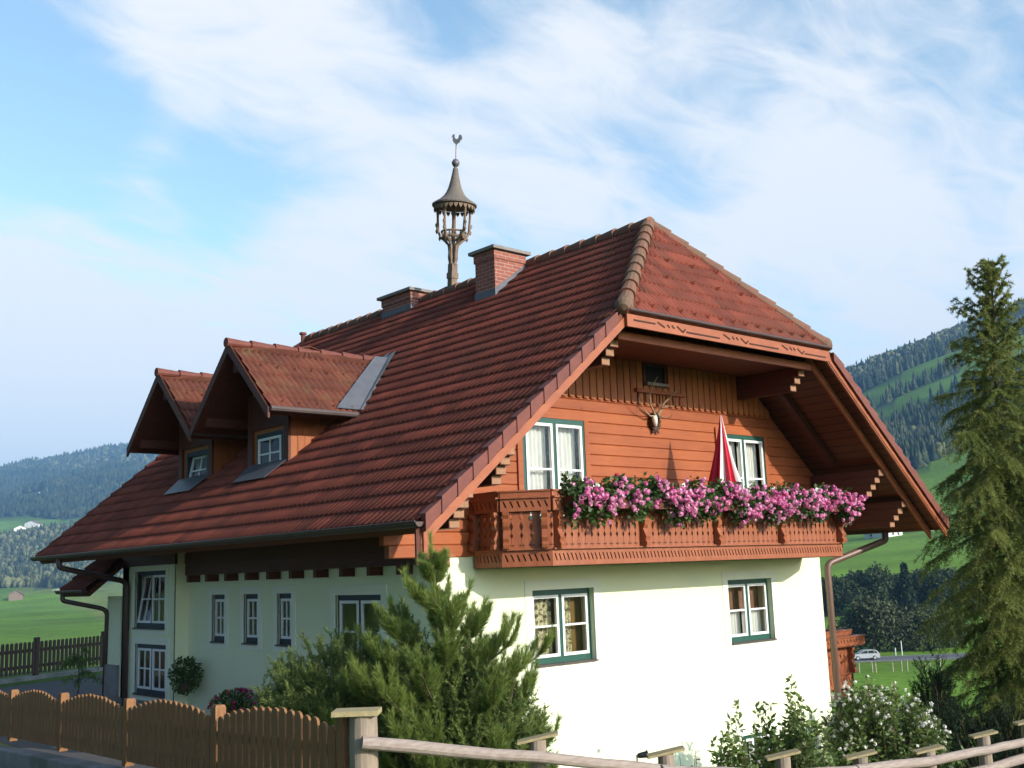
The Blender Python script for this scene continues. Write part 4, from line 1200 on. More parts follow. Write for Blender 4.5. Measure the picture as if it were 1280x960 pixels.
# annex behind the bay
an_e = AX(77, 741, -.95)
mb = MB(); mb.box(-.28, 4.0, HL + .001, 10.25, ZB, -.55); an = mb.build('annex', M['wall'], house); an['label'] = 'low annex with its own small tiled roof at the far end'
ye = float(an_e[1])
tile_rows('annex_roof', (-.95, 0, -.40), (0, 1, 0), (ca, 0, sa), (-sa, 0, ca), lambda v: (9.5 if v * ca < .68 else HL + .05, ye - .03) if v < 4 else None, 9, an)
mb = MB(); mb.prism([(-.95, 9.51, -.45), (-.95, ye - .03, -.45), (2.0, ye - .03, -.45 + 2.95 * TP), (2.0, HL + .04, -.45 + 2.95 * TP), (-.26, HL + .04, -.45 + .69 * TP), (-.26, 9.51, -.45 + .69 * TP)][::-1], (.03, 0, -.08)); mb.build('annex_soffit', M['wood_dark'], an)
half_gutter(-1.02, -.42, 9.5, ye + .02, .055, an)
pipe([(-1.02, ye - .25, -.46), (-1.02, ye - .25, -.60), (-.30, 10.20, -.80), (-.30, 10.28, -4.0)], .045, 'gutter', an)
mb = MB(); mb.box(-.30, -.25, 7.3, HL, ZB, -2.45); mb.box(-.33, -.282, HL + .002, 10.25, ZB, -1.85); mb.build('plinth', M['concrete'], house)

# ------------------------------------------------------------------ balcony
BF = -1.10
bp = [(0.62, -.045), (0.62, -.62), (1.087, BF), (8.024, BF), (8.46, -.62), (8.46, -.045)]
def slotted(mb, T, L, z0, z1, n0, n1, sw=.022, pitch=.075, lean=.035, m0=.06, zs=(.32, .75)):
    """strip with a row of slanted slots cut through it"""
    a = z0 + (z1 - z0) * zs[0]; b = z0 + (z1 - z0) * zs[1]
    mb.box(0, L, z0, a, n0, n1, T); mb.box(0, L, b, z1, n0, n1, T)
    n = max(1, int((L - 2 * m0) / pitch)); st = (L - 2 * m0) / n
    u = 0.0
    for k in range(n + 1):
        e = m0 + k * st
        us = (u, e) if k else (0, e)
        x0, x1 = us[0] + (sw / 2 if k else 0), us[1] - sw / 2
        lo = lean / 2; l0 = lo if k else 0
        mb.hexa([T(x0 + l0, a, n0), T(x1 + lo, a, n0), T(x1 + lo, a, n1), T(x0 + l0, a, n1), T(x0 - l0, b, n0), T(x1 - lo, b, n0), T(x1 - lo, b, n1), T(x0 - l0, b, n1)])
        u = e
    lo = lean / 2; x0 = u + sw / 2
    mb.hexa([T(x0 + lo, a, n0), T(L, a, n0), T(L, a, n1), T(x0 + lo, a, n1), T(x0 - lo, b, n0), T(L, b, n0), T(L, b, n1), T(x0 - lo, b, n1)])
SCROLL = [(.0, -.055), (.115, -.055), (.125, -.01), (.095, .03), (.115, .08), (.085, .13), (.062, .19), (.095, .24), (.105, .30), (.075, .34), (.105, .39), (.11, .43), (.0, .43)]
def balcony_run(p, q, parent, posts, bw_=.125):
    p = Vector((*p, 0)); q = Vector((*q, 0)); d = q - p; L = d.length; U = d / L
    N = Vector((U.y, -U.x, 0))
    T = frame(p, U, (0, 0, 1), N)
    mb = MB(); slotted(mb, T, L, -.291, -.078, -.03, .0); mb.build('skirt', M['balcony'], parent)
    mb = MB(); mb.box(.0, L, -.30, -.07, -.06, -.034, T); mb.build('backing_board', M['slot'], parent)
    mb = MB(); mb.box(0, L, -.077, -.056, -.05, .045, T); mb.build('ledge', M['balcony'], parent)
    mb = MB(); n = max(1, round(L / bw_)); w = L / n
    for i in range(n):
        u0, u1 = i * w + .0025, (i + 1) * w - .0025
        nt_ = [(.045, .012, .02), (.115, .04, .022), (.235, .06, .026), (.355, .045, .020)]
        R, Lf = [], []
        for (v, hh, hw_) in nt_[1:]:
            R += [(u1, v - hh), (u1 - hw_, v), (u1, v + hh)]
            Lf += [(u0, v - hh), (u0 + hw_, v), (u0, v + hh)]
        poly = [(u0, -.055), (u1, -.055)] + R + [(u1, .43), (u0, .43)] + Lf[::-1]
        mb.prism([T(a, b, -.028) for a, b in poly], N * .022)
        # small pair of dark pegs at the foot
        mb.cur = 1
        mb.box(u0 + .006, u0 + .030, -.022, -.004, -.0059, -.003, T); mb.box(u1 - .030, u1 - .006, -.022, -.004, -.0059, -.003, T)
        mb.cur = 0
    mb.build('railing_boards', [M['balcony'], M['slot']], parent)
    mb = MB(); slotted(mb, T, L, .432, .60, .02, .05, pitch=.085, zs=(.3, .8)); mb.box(0, L, .601, .625, -.03, .08, T); mb.box(0, L, .626, .69, -.05, .03, T); mb.box(0, L, .69, .712, -.07, .05, T)
    mb.build('handrail', M['balcony'], parent)
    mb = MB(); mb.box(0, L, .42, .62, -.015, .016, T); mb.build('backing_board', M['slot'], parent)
    for u in posts:
        u = u if u >= 0 else L + u
        mb = MB(); mb.prism([T(u - .04, v, n - .004) for n, v in SCROLL], U * .08); mb.build('baluster', M['balcony'], parent)
mb = MB()
inn = [(x + (.05 if x < 4 else -.05), y + .05) for x, y in bp]
inn[0] = (.66, -.045); inn[-1] = (8.42, -.045)
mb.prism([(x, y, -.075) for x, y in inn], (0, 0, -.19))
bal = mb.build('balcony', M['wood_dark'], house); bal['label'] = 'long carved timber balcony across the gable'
balcony_run(bp[0], bp[1], bal, [.06, -.06])
balcony_run(bp[1], bp[2], bal, [.07, -.09])
balcony_run(bp[2], bp[3], bal, [.09, 1.78, 3.46, 5.13, -.09])
balcony_run(bp[3], bp[4], bal, [.09, -.07])
balcony_run(bp[4], bp[5], bal, [.06])
# lower balcony on the far side wall
mb = MB(); mb.box(HW + .002, 10.25, .3, 4.5, -2.95, -2.80)
b2 = mb.build('balcony', M['wood_dark'], house); b2['label'] = 'small lower timber balcony on the right side wall'
bz = -2.36 + .02
def low_run(p, q, posts):
    p = Vector((*p, bz)); q = Vector((*q, bz)); d = q - p; L = d.length; U = d / L; N = Vector((U.y, -U.x, 0)); T = frame(p, U, (0, 0, 1), N)
    mb = MB(); slotted(mb, T, L, -.42, -.17, -.03, 0, pitch=.085); mb.build('skirt', M['balcony'], b2)
    mb = MB(); mb.box(0, L, -.44, -.165, -.06, -.034, T); mb.build('backing_board', M['slot'], b2)
    mb = MB(); mb.box(0, L, -.168, -.145, -.05, .045, T); mb.build('ledge', M['balcony'], b2)
    mb = MB(); n = max(1, round(L / .13)); w = L / n
    for i in range(n):
        u0, u1 = i * w + .0025, (i + 1) * w - .0025
        R, Lf = [], []
        for v, hh, hw_ in ((.05, .03, .02), (.17, .04, .022), (.29, .03, .02)):
            R += [(u1, v - hh), (u1 - hw_, v), (u1, v + hh)]; Lf += [(u0, v - hh), (u0 + hw_, v), (u0, v + hh)]
        poly = [(u0, -.144), (u1, -.144)] + R + [(u1, .42), (u0, .42)] + Lf[::-1]
        mb.prism([T(a, b, -.028) for a, b in poly], N * .022)
    mb.build('railing_boards', M['balcony'], b2)
    mb = MB(); mb.box(0, L, .36, .46, -.015, .02, T); mb.box(.0, L, .461, .485, -.05, .12, T); mb.box(0, L, .486, .63, -.05, .04, T); mb.box(0, L, .631, .65, -.07, .06, T); mb.build('handrail', M['balcony'], b2)
    for u in posts:
        u = u if u >= 0 else L + u
        mb = MB(); mb.prism([T(u - .04, v * .95 - .09, n - .004) for n, v in SCROLL], U * .08); mb.build('baluster', M['balcony'], b2)
low_run((HW + .01, .3), (10.3, .3), [.2, -.08])
low_run((10.3, .3), (10.3, 4.5), [.08, 1.5, 3.0, -.08])
mb = MB(); T = frame((HW + .01, .3, bz), (1, 0, 0), (0, 0, 1), (0, -1, 0)); slotted(mb, T, 1.42, .38, .53, .20, .23, pitch=.1); mb.box(0, 1.42, .53, .55, .05, .26, T); mb.box(0, 1.42, .36, .385, .05, .2, T); mb.build('flower_shelf', M['balcony'], b2)

# ------------------------------------------------------------------ geraniums in boxes on the balcony rail
def blossom_heads(C, r, m, size):
    """C (N,3) heads, each m petals on a little ball"""
    n = len(C)
    d = norm(rng.normal(size=(n, m, 3)))
    base = C[:, None, :] + d * r[:, None, None] * (.55 + .45 * rng.random((n, m, 1)))
    nv = norm(d + .28 * rng.normal(size=(n, m, 3)))
    t = norm(np.cross(nv, rng.normal(size=(n, m, 3)))) * size * (.7 + .6 * rng.random((n, m, 1)))
    b = np.cross(nv, t)
    v = np.stack([base - t, base - b * .8, base + t, base + b * .8], 2).reshape(-1, 3)
    return v, np.arange(n * m * 4).reshape(-1, 4)
def planter(x0, x1, label, white, end=False, sparse=0.0):
    g = thing('flower_box', ((x0 + x1) / 2, BF - .16, .40), label, 'flower box', 'flower boxes along the balcony rail')
    mb = MB(); mb.box(x0 + .02, x1 - .02, BF - .27, BF - .085, .45, .61); mb.build('trough', M['wood_dark'], g)
    L = x1 - x0
    ph = rng.random() * 6
    n = int(1500 * L)
    u = rng.random(n) * L
    hang = .26 + .07 * np.sin(u * 4.1 + ph) + .07 * np.sin(u * 9.7 + 2 * ph)
    t = rng.beta(1.25, 1.35, n)
    z = .80 - t * (.18 + hang) + .05 * rng.normal(size=n) + .05 * np.sin(u * 6 + ph * 1.7)
    out = .10 + .16 * np.sin(PI * np.clip(t * .9 + .1, 0, 1)) * (.3 + .8 * rng.random(n))
    dep = np.where(z > .62, rng.random(n), .35 + .65 * rng.random(n))
    y = BF - .02 - out * 1.25 * dep - np.where(z > .60, 0, .05)
    P = np.stack([x0 + u, y, z], 1)
    v, f = leaves(P, rng.normal(size=(n, 3)) + np.array([0, -.6, .2]), .055 + .03 * rng.random(n), .055)
    np_mesh('foliage', v, f, M['leaf_dk'], g, tint=np.repeat(rng.random(n), 4))
    m = int(92 * L * (1 - sparse)); hu = rng.random(m) * L
    keep = (np.sin(hu * 7.3 + ph) + np.sin(hu * 3.1 + 1.3 * ph) > -1.7)
    hu = hu[keep]; m = len(hu)
    hang = .28 + .07 * np.sin(hu * 4.1 + ph) + .07 * np.sin(hu * 9.7 + 2 * ph)
    t = rng.beta(1.15, 1.1, m)
    z = .83 - t * (.18 + hang) + .03 * rng.normal(size=m) + .05 * np.sin(hu * 6 + ph * 1.7)
    out = .15 + .17 * np.sin(PI * np.clip(t * .9 + .1, 0, 1))
    y = BF - .05 - out * 1.2 + .05 * rng.normal(size=m) + np.where(z > .74, .12, 0)
    H = np.stack([x0 + hu, y, z], 1)
    r = .026 + .019 * rng.random(m)
    kind = rng.random(m); red = kind > .95
    v, f = blossom_heads(H[~red], r[~red], 18, .023)
    np_mesh('blossoms', v, f, M['petal_pink'], g, tint=np.repeat(np.repeat(rng.random((~red).sum()), 18), 4))
    if red.sum():
        v, f = blossom_heads(H[red] + np.array([0, .06, .05]), r[red] * 1.1, 16, .016)
        np_mesh('crimson_blossoms', v, f, M['petal_red'], g, tint=np.repeat(np.repeat(rng.random(red.sum()), 16), 4))
    if white:
        W_ = np.array([[x0 + a * L, BF - .20 - .05 * rng.random(), z_] for a, z_ in white])
        v, f = blossom_heads(W_, np.full(len(W_), .05), 18, .018)
        np_mesh('white_blossoms', v, f, M['petal_white'], g, tint=rng.random(len(v)))
xs = [1.22, 2.70, 4.06, 5.44, 6.80, 8.14]
lab = ['leftmost flower box of pink geraniums, beside the bare balcony handrail',
       'flower box of pink geraniums under the deer skull', 'flower box of pink geraniums just below and left of the parasol',
       'flower box of pink geraniums below the right balcony window', 'flower box of pink geraniums at the right end of the balcony rail']
wh = [[(.62, .68), (.66, .62), (.72, .60), (.35, .76)], [(.62, .80)], [(.8, .74), (.88, .66), (.93, .66)], [(.25, .80), (.55, .78), (.1, .66)], [(.1, .80), (.2, .81), (.62, .66)]]
for i in range(5): planter(xs[i], xs[i + 1], lab[i], wh[i], sparse=.22 if i == 0 else 0)

# ------------------------------------------------------------------ closed parasol
yp = -.95
tip = Vector(AY(901, 519, yp)); btm = Vector(AY(906, 606, yp)); foot = btm + (btm - tip).normalized() * 1.0
foot = Vector((btm.x + .05, yp + .12, -.07))
g = thing('parasol', foot, 'closed red and white striped parasol standing on the balcony', 'parasol')
mb = MB(); mb.tube([foot, btm + Vector((0, 0, .1)), tip], [.02, .018, .012], 8); mb.lathe(foot, [(0, 0), (.15, 0), (.15, .04), (.05, .07), (.04, .18), (0, .18)], 16); mb.build('pole', M['white'], g)
mb = MB(); ax = (tip - btm); Hh = ax.length; ax.normalize()
e1 = Vector((1, 0, 0)); e2 = ax.cross(e1).normalized(); e1 = e2.cross(ax).normalized()
NA = 96; NH = 14
vs_ = []
for j in range(NH + 1):
    t = j / NH
    R0 = .012 + .195 * t ** 1.05
    for k in range(NA):
        a = 2 * PI * k / NA
        fold = 1 + (.28 * t + .05) * math.cos(9 * a) + .10 * t * math.sin(4 * a + 1)
        hh = Hh * (1 - t) + (.03 * math.cos(9 * a + 1) if j == NH else 0)
        vs_.append(btm + ax * hh + (e1 * math.cos(a) + e2 * math.sin(a)) * R0 * fold)
b0 = len(mb.v); mb.v += [tuple(p) for p in vs_]
cols = [0, 0, 1, 0, 0, 0, 0, 0, 0, 1, 0, 0, 1, 2, 1, 0]
for j in range(NH):
    for k in range(NA):
        mb.f.append([b0 + j * NA + k, b0 + (j + 1) * NA + k, b0 + (j + 1) * NA + (k + 1) % NA, b0 + j * NA + (k + 1) % NA])
        mb.m.append(cols[int(k / NA * 16) % 16])
mb.build('canopy', [M['red'], M['white_cloth'], M['purple']], g, smooth=True)

# ------------------------------------------------------------------ deer skull trophy
def W(px, py, y=-.14): return Vector(AY(790 + px / 12, 460 + py / 12, y))
tg = thing('deer_skull', W(345, 800, -.08), 'deer skull with branching antlers on a dark carved plaque', 'deer skull')
mb = MB(); c = W(340, 805, -.078)
for k in range(14):
    a = 2 * PI * k / 14; mb.lathe(c + Vector((.095 * math.cos(a), -.012, .135 * math.sin(a))), [(0, -.03), (.028, -.02), (.034, 0), (.028, .02), (0, .03)], 8, (0, -1, 0))
mb.prism([c + Vector((.085 * math.cos(2 * PI * k / 18), 0, .125 * math.sin(2 * PI * k / 18))) for k in range(18)], (0, -.02, 0))
for k, dx in enumerate((-.045, .055)): mb.lathe(c + Vector((dx, -.012, -.165)), [(0, -.02), (.03, 0), (0, .02)], 8, (0, -1, 0))
mb.build('plaque', M['plaque'], tg)
mb = MB()
sk = [W(350, 715, -.12), W(340, 760, -.15), W(345, 800, -.16), W(350, 850, -.145), W(352, 880, -.125)]
mb.tube(sk, [.025, .048, .042, .030, .016], 10); mb.build('skull', M['bone'], tg, smooth=True)
mb = MB()
def horn(pts, r0, y0, y1):
    n = len(pts); P = [W(x, y, y0 + (y1 - y0) * i / (n - 1)) for i, (x, y) in enumerate(pts)]
    Q = []
    for i in range(n - 1):
        for t in (0, .33, .66): Q.append(P[i].lerp(P[i + 1], t))
    Q.append(P[-1])
    mb.tube(Q, [r0 * (1 - .8 * i / (len(Q) - 1)) for i in range(len(Q))], 7)
horn([(350, 715), (310, 620), (272, 540), (262, 420), (290, 320), (335, 210), (385, 130)], .02, -.13, -.42)
horn([(390, 715), (440, 610), (470, 540), (540, 470), (610, 400), (690, 320), (715, 290)], .02, -.13, -.36)
horn([(345, 720), (270, 720), (215, 660), (160, 590), (110, 500), (98, 440)], .015, -.13, -.28)
horn([(400, 700), (460, 740), (530, 752), (580, 730), (608, 690)], .013, -.13, -.34)
horn([(268, 450), (300, 540), (360, 540)], .010, -.28, -.36)
horn([(445, 600), (530, 575), (620, 570), (670, 545)], .010, -.20, -.36)
horn([(610, 400), (640, 360), (665, 290)], .010, -.32, -.38)
horn([(380, 690), (415, 600), (440, 500)], .012, -.15, -.3)
mb.build('antlers', M['antler'], tg, smooth=True)

# ------------------------------------------------------------------ picket fence on its low wall
PK = [(-147, 859, 20.6), (-86, 860, 18.8), (-30, 861, 17.0), (18, 862, 15.2), (80, 866, 13.4), (162, 873, 11.6), (273, 881, 9.8), (432, 892, 8.0)]
pts = [Vector(AD(*q)) - Vector((0, 0, .66)) for q in PK]
a0, a1 = pts[0], pts[-1]
dU = Vector((a1.x - a0.x, a1.y - a0.y, 0)).normalized(); Nn = Vector((dU.y, -dU.x, 0))
if Nn.x > 0: Nn = -Nn
pf = thing('picket_fence', a0.lerp(a1, .5), 'brown picket fence with arched sections on a low concrete wall', 'fence')
for i, p in enumerate(pts):
    mb = MB(); mb.box(-.05, .05, -.05, .05, -.02, .64); mb.hexa([(-.05, -.05, .64), (.05, -.05, .64), (.05, .05, .64), (-.05, .05, .64), (-.04, -.04, .66), (.04, -.04, .66), (.04, .04, .66), (-.04, .04, .66)])
    ang = math.atan2(dU.y, dU.x); cs, sn = math.cos(ang), math.sin(ang)
    mb.v = [(p.x + x * cs - y * sn, p.y + x * sn + y * cs, p.z + z) for x, y, z in mb.v]
    mb.build('post', M['picket'], pf)
lw = MB()
for p, q in zip(pts, pts[1:]):
    d = q - p; L = math.hypot(d.x, d.y); T = frame(p, d / L, (0, 0, 1), Nn); mb = MB()
    n = 16; a, b = .075, L - .075
    for k in range(n):
        w = (b - a) / n; u = a + w * (k + .5); q_ = (k + .5) / n
        h = .555 + .125 * math.sin(PI * q_) ** .8 + random.uniform(-.006, .006)
        hw_ = w * random.uniform(.385, .41); v0 = .03
        poly = [(u - hw_, v0), (u + hw_, v0), (u + hw_, h - .035), (u + hw_ * .7, h - .012), (u, h), (u - hw_ * .7, h - .012), (u - hw_, h - .035)]
        mb.prism([T(x, v, .022) for x, v in poly], Nn * .022)
    mb.box(.05, L - .05, .12, .19, -.02, .021, T); mb.box(.05, L - .05, .38, .45, -.02, .021, T)
    mb.build('picket_panel', M['picket'], pf)
d = a1 - a0; LL = math.hypot(d.x, d.y); T = frame(a0, d / LL, (0, 0, 1), Nn)
lw.box(-6, LL, -.90, -.03, -.12, .12, T); lw.box(-6, LL, -.03, -.02, -.11, .11, T)
o = lw.build('low_wall', M['concrete'], None, a0); tag(o, 'low grey concrete wall carrying the brown picket fence', 'wall')

# ------------------------------------------------------------------ dark picket fence behind the yard
q0 = Vector((-7.8, 14.3, BASE)); q1 = Vector((3.30, 19.35, BASE))
dU2 = (q1 - q0).normalized(); N2 = Vector((dU2.y, -dU2.x, 0)); L2 = (q1 - q0).length
bf_ = thing('picket_fence', q0.lerp(q1, .5), 'dark straight topped picket fence at the far edge of the yard', 'fence')
T = frame(q0, dU2, (0, 0, 1), N2)
ps = [L2 - .03, L2 - 2.38, L2 - 4.73, L2 - 7.08, L2 - 9.43]
for u in ps:
    mb = MB(); mb.box(u - .06, u + .06, .1, 1.06, -.05, .05, T); mb.build('post', M['picket_dk'], bf_)
for u in ps[:-1]:
    mb = MB()
    for k in range(16):
        c = u - 2.35 + .13 + k * .139
        mb.prism([T(x, v, .03) for x, v in [(c - .044, .16), (c + .044, .16), (c + .044, .93), (c + .02, .96), (c - .02, .96), (c - .044, .93)]], N2 * .022)
    mb.box(u - 2.3, u - .06, .30, .38, -.02, .029, T); mb.box(u - 2.3, u - .06, .70, .78, -.02, .029, T)
    mb.build('picket_panel', M['picket_dk'], bf_)
mb = MB(); mb.box(-3, L2 + .1, -.4, .10, -.10, .10, T)
tag(mb.build('kerb', M['concrete'], None, q0), 'pale concrete kerb under the dark far fence', 'kerb')

# ------------------------------------------------------------------ log fence
LG = [(454, 893, 7.9), (672, 924, 8.3), (832, 942, 8.8), (978, 945, 9.3), (1075, 945, 9.8), (1160, 938, 10.3), (1229, 919, 10.9), (1283, 903, 11.5)]
lp = [Vector(AD(*q)) for q in LG]
lf = thing('log_fence', (lp[3].x, lp[3].y, -3.0), 'weathered log fence with round rails and capped posts', 'fence')
for i, p in enumerate(lp):
    r = .10 if i == 0 else .062
    mb = MB()
    hb = float(ground_h(p.x, p.y)) - .2
    n = 14; rings = []
    prof = []
    for zz in np.linspace(hb, p.z, 7): prof.append((r * (1 + .05 * math.sin(zz * 7 + i)), zz))
    mb.lathe((p.x, p.y, 0), [(0.001, hb)] + prof + [(.001, p.z)], n)
    po = mb.build('post', M['log'], lf, smooth=False)
    mb = MB()
    rr = Vector((R_[0], R_[1], 0)).normalized(); ff = Vector((F_[0], F_[1], 0)).normalized()
    tl = 0.0 if i == 0 else .19
    hw_ = .165 if i == 0 else .16 - .006 * i
    cx = p - rr * (.045 if i == 0 else 0.0)
    T = frame(cx + Vector((0, 0, .001)), rr, (0, 0, 1), -ff)
    th = .035 if i == 0 else .02; dp_ = .12 if i == 0 else .07
    mb.hexa([T(-hw_, -tl * hw_, -dp_), T(hw_, tl * hw_, -dp_), T(hw_, tl * hw_, dp_), T(-hw_, -tl * hw_, dp_), T(-hw_, -tl * hw_ + th, -dp_), T(hw_, tl * hw_ + th, -dp_), T(hw_, tl * hw_ + th, dp_), T(-hw_, -tl * hw_ + th, dp_)])
    mb.build('cap', M['caplog'], po)
def log_rail(pl_, r0, r1):
    P = [Vector(AD(*q)) for q in pl_]; Q = []
    for i in range(len(P) - 1):
        for t in (0, .25, .5, .75): Q.append(P[i].lerp(P[i + 1], t) + Vector((0, 0, random.uniform(-.006, .006))))
    Q.append(P[-1]); n = len(Q)
    mb = MB(); mb.tube(Q, [(r0 + (r1 - r0) * i / (n - 1)) * random.uniform(.95, 1.05) for i in range(n)], 12)
    return mb.build('rail', M['rail'], lf, smooth=False)
log_rail([(452, 928, 7.72), (672, 947, 8.12), (834, 963, 8.62)], .046, .042)
log_rail([(826, 963, 8.56), (980, 969, 9.08), (1078, 962, 9.60)], .044, .040)
log_rail([(1070, 962, 9.55), (1160, 952, 10.12), (1235, 937, 10.72), (1300, 923, 11.3)], .044, .040)
log_rail([(1150, 985, 10.10), (1232, 962, 10.74), (1300, 943, 11.3)], .05, .046)

# ------------------------------------------------------------------ plants
def tree_empty(name, p, label, cat, group=None): return thing(name, p, label, cat, group)

def make_larch():
    DL = 21.0
    p = Vector(AD(1284, 960, DL)); p.z = float(ground_h(p.x, p.y)) - .05
    tp = Vector(AD(1234, 322, DL)); H = tp.z - p.z
    g = tree_empty('larch_tree', p, 'tall slender larch with drooping feathery branches beside the log fence', 'tree')
    mb = MB(); n = 24
    def axis(h): return Vector((p.x + (tp.x - p.x) * h + .03 * math.sin(h * 21), p.y + (tp.y - p.y) * h + .03 * math.cos(h * 17), p.z + H * h))
    mb.tube([axis(i / n) for i in range(n + 1)], [.11 * (1 - i / n) ** .85 + .006 for i in range(n + 1)], 10); mb.build('trunk', M['bark'], g, smooth=True)
    bmb = MB(); S, E, SH = [], [], []
    nb = 290
    for i in range(nb):
        t = (i + .5) / nb
        h = .03 + .96 * t
        az = i * 2.399 + random.uniform(-.5, .5)
        L = (0.06 + 1.22 * min(1, ((1 - h) / .27)) ** .85 + .38 * (1 - h)) * random.uniform(.45, 1.12)
        hb_ = float(sst((h - .70) / .25))
        d = Vector((math.cos(az), math.sin(az), 0))
        rise = .10 + 1.0 * hb_
        droop = random.uniform(.30, .60) * (1 - hb_) + .10 * hb_
        m = 9; b0 = axis(h); pts_ = []
        for k in range(m + 1):
            q = k / m
            pts_.append(b0 + d * (L * q) + Vector((0, 0, L * (rise * q - droop * q * q + .30 * max(0, q - .7)))))
        bmb.tube(pts_, [.017 * (1 - k / m) * (1 - h * .5) + .003 for k in range(m + 1)], 5, False)
        for k in range(m):
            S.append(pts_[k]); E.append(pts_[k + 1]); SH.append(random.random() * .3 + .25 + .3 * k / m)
        tone = random.random()
        ntw = int((8 + 27 * L) * (1 - .55 * hb_))
        side = d.cross(Vector((0, 0, 1)))
        for q in range(ntw):
            a = random.uniform(.10, 1.0); k = min(m - 1, int(a * m)); b = pts_[k].lerp(pts_[k + 1], a * m - k)
            sg = random.choice((-1, 1)); tl = random.uniform(.14, .46) * (.55 + .45 * L) * (1 - .45 * hb_)
            dirv = (d * random.uniform(.1, .8) + side * sg * random.uniform(.1, 1.0)).normalized()
            up = .6 * hb_
            prev = b; tn = .5 * tone + .5 * random.random()
            for w in range(3):
                s1 = (w + 1) / 3
                nx = b + dirv * tl * s1 + Vector((0, 0, -(tl * random.uniform(.8, 1.3)) * s1 ** 1.6 + up * tl * s1 * 1.6))
                S.append(prev); E.append(nx); SH.append(.15 + .65 * tn)
                prev = nx
    bmb.build('branches', M['bark'], g)
    S = np.array(S); E = np.array(E); SH = np.array(SH)
    m = 22
    v, f = brush(S, E, m, .062, .0125, 1.0)
    tint = np.repeat(np.repeat(SH, m) + .15 * rng.normal(size=len(S) * m), 3)
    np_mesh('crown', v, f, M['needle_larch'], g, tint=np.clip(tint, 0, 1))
make_larch()

def make_pine():
    base = Vector(AD(560, 960, 10.5)); base.z = float(ground_h(base.x, base.y)) - .05
    top = Vector(AD(541, 690, 10.5)); H = top.z - base.z
    g = tree_empty('pine_tree', base, 'young long needled pine with upright bright shoots before the house corner', 'tree')
    mb = MB(); n = 12
    tp = [base.lerp(Vector((top.x, top.y, top.z)), i / n) for i in range(n + 1)]
    mb.tube(tp, [.06 * (1 - i / n) + .010 for i in range(n + 1)], 8); mb.build('trunk', M['bark'], g, smooth=True)
    bm_ = MB(); S, E, SH, LN = [], [], [], []
    def shoot(b, d, L, tn, segs=4, curl=.5):
        prev = b; dd = d.copy()
        pts_ = [b]
        for k in range(segs):
            dd = (dd + Vector((0, 0, curl / segs * 1.6))).normalized()
            nx = prev + dd * L / segs
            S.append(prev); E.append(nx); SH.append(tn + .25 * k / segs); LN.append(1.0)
            prev = nx; pts_.append(nx)
        return pts_
    # leader
    shoot(tp[-1] - Vector((0, 0, .45)), Vector((-.05, 0, 1)), .62, .6, 8, 0)
    whorls = [(.93, .10, 4), (.80, .30, 5), (.68, .58, 6), (.59, .84, 7), (.50, 1.02, 8), (.43, 1.10, 8), (.33, 1.12, 9), (.24, 1.08, 9), (.15, 1.0, 8)]
    for wi, (h, L, k) in enumerate(whorls):
        for j in range(k):
            az = 2 * PI * (j + .5 * (wi % 2)) / k + random.uniform(-.3, .3)
            d = Vector((math.cos(az), math.sin(az), .42 if h > .6 else .28)).normalized()
            b = base.lerp(top, h + random.uniform(-.03, .03))
            Lb = L * random.uniform(.75, 1.1)
            tn = random.uniform(.2, .65)
            m = 6; pts_ = [b]; dd = d.copy()
            for q in range(m):
                dd = (dd + Vector((0, 0, .06))).normalized(); pts_.append(pts_[-1] + dd * Lb / m)
            bm_.tube(pts_, [.018 * (1 - q / m) + .005 for q in range(m + 1)], 5, False)
            for q in range(2, m):
                S.append(pts_[q]); E.append(pts_[q + 1]); SH.append(tn); LN.append(1)
            shoot(pts_[-1], dd, .26 if h < .9 else .15, tn + .1, 4, .9)
            side = d.cross(Vector((0, 0, 1))).normalized()
            for q in range(1, m + 1):
                for sg in (-1, 1):
                    for rep in range(2 if h < .75 else 1):
                        s = q - random.random(); kk = int(s)
                        if kk < 0 or kk >= m: continue
                        bb = pts_[kk].lerp(pts_[kk + 1], s - kk)
                        if (s / m) * Lb < .22 and h < .8: continue
                        dv = (d * .75 + side * sg * random.uniform(.3, 1.0) + Vector((0, 0, random.uniform(.1, .7)))).normalized()
                        shoot(bb, dv, random.uniform(.13, .30) * (.6 + .5 * (L > .5)), tn + random.uniform(-.15, .2), 3, .7)
    bm_.build('branches', M['bark'], g)
    S, E, SH = np.array(S), np.array(E), np.array(SH)
    m = 58
    v, f = brush(S, E, m, .078, .0058, .55)
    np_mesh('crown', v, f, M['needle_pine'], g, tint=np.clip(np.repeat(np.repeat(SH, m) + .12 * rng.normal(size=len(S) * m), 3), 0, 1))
make_pine()

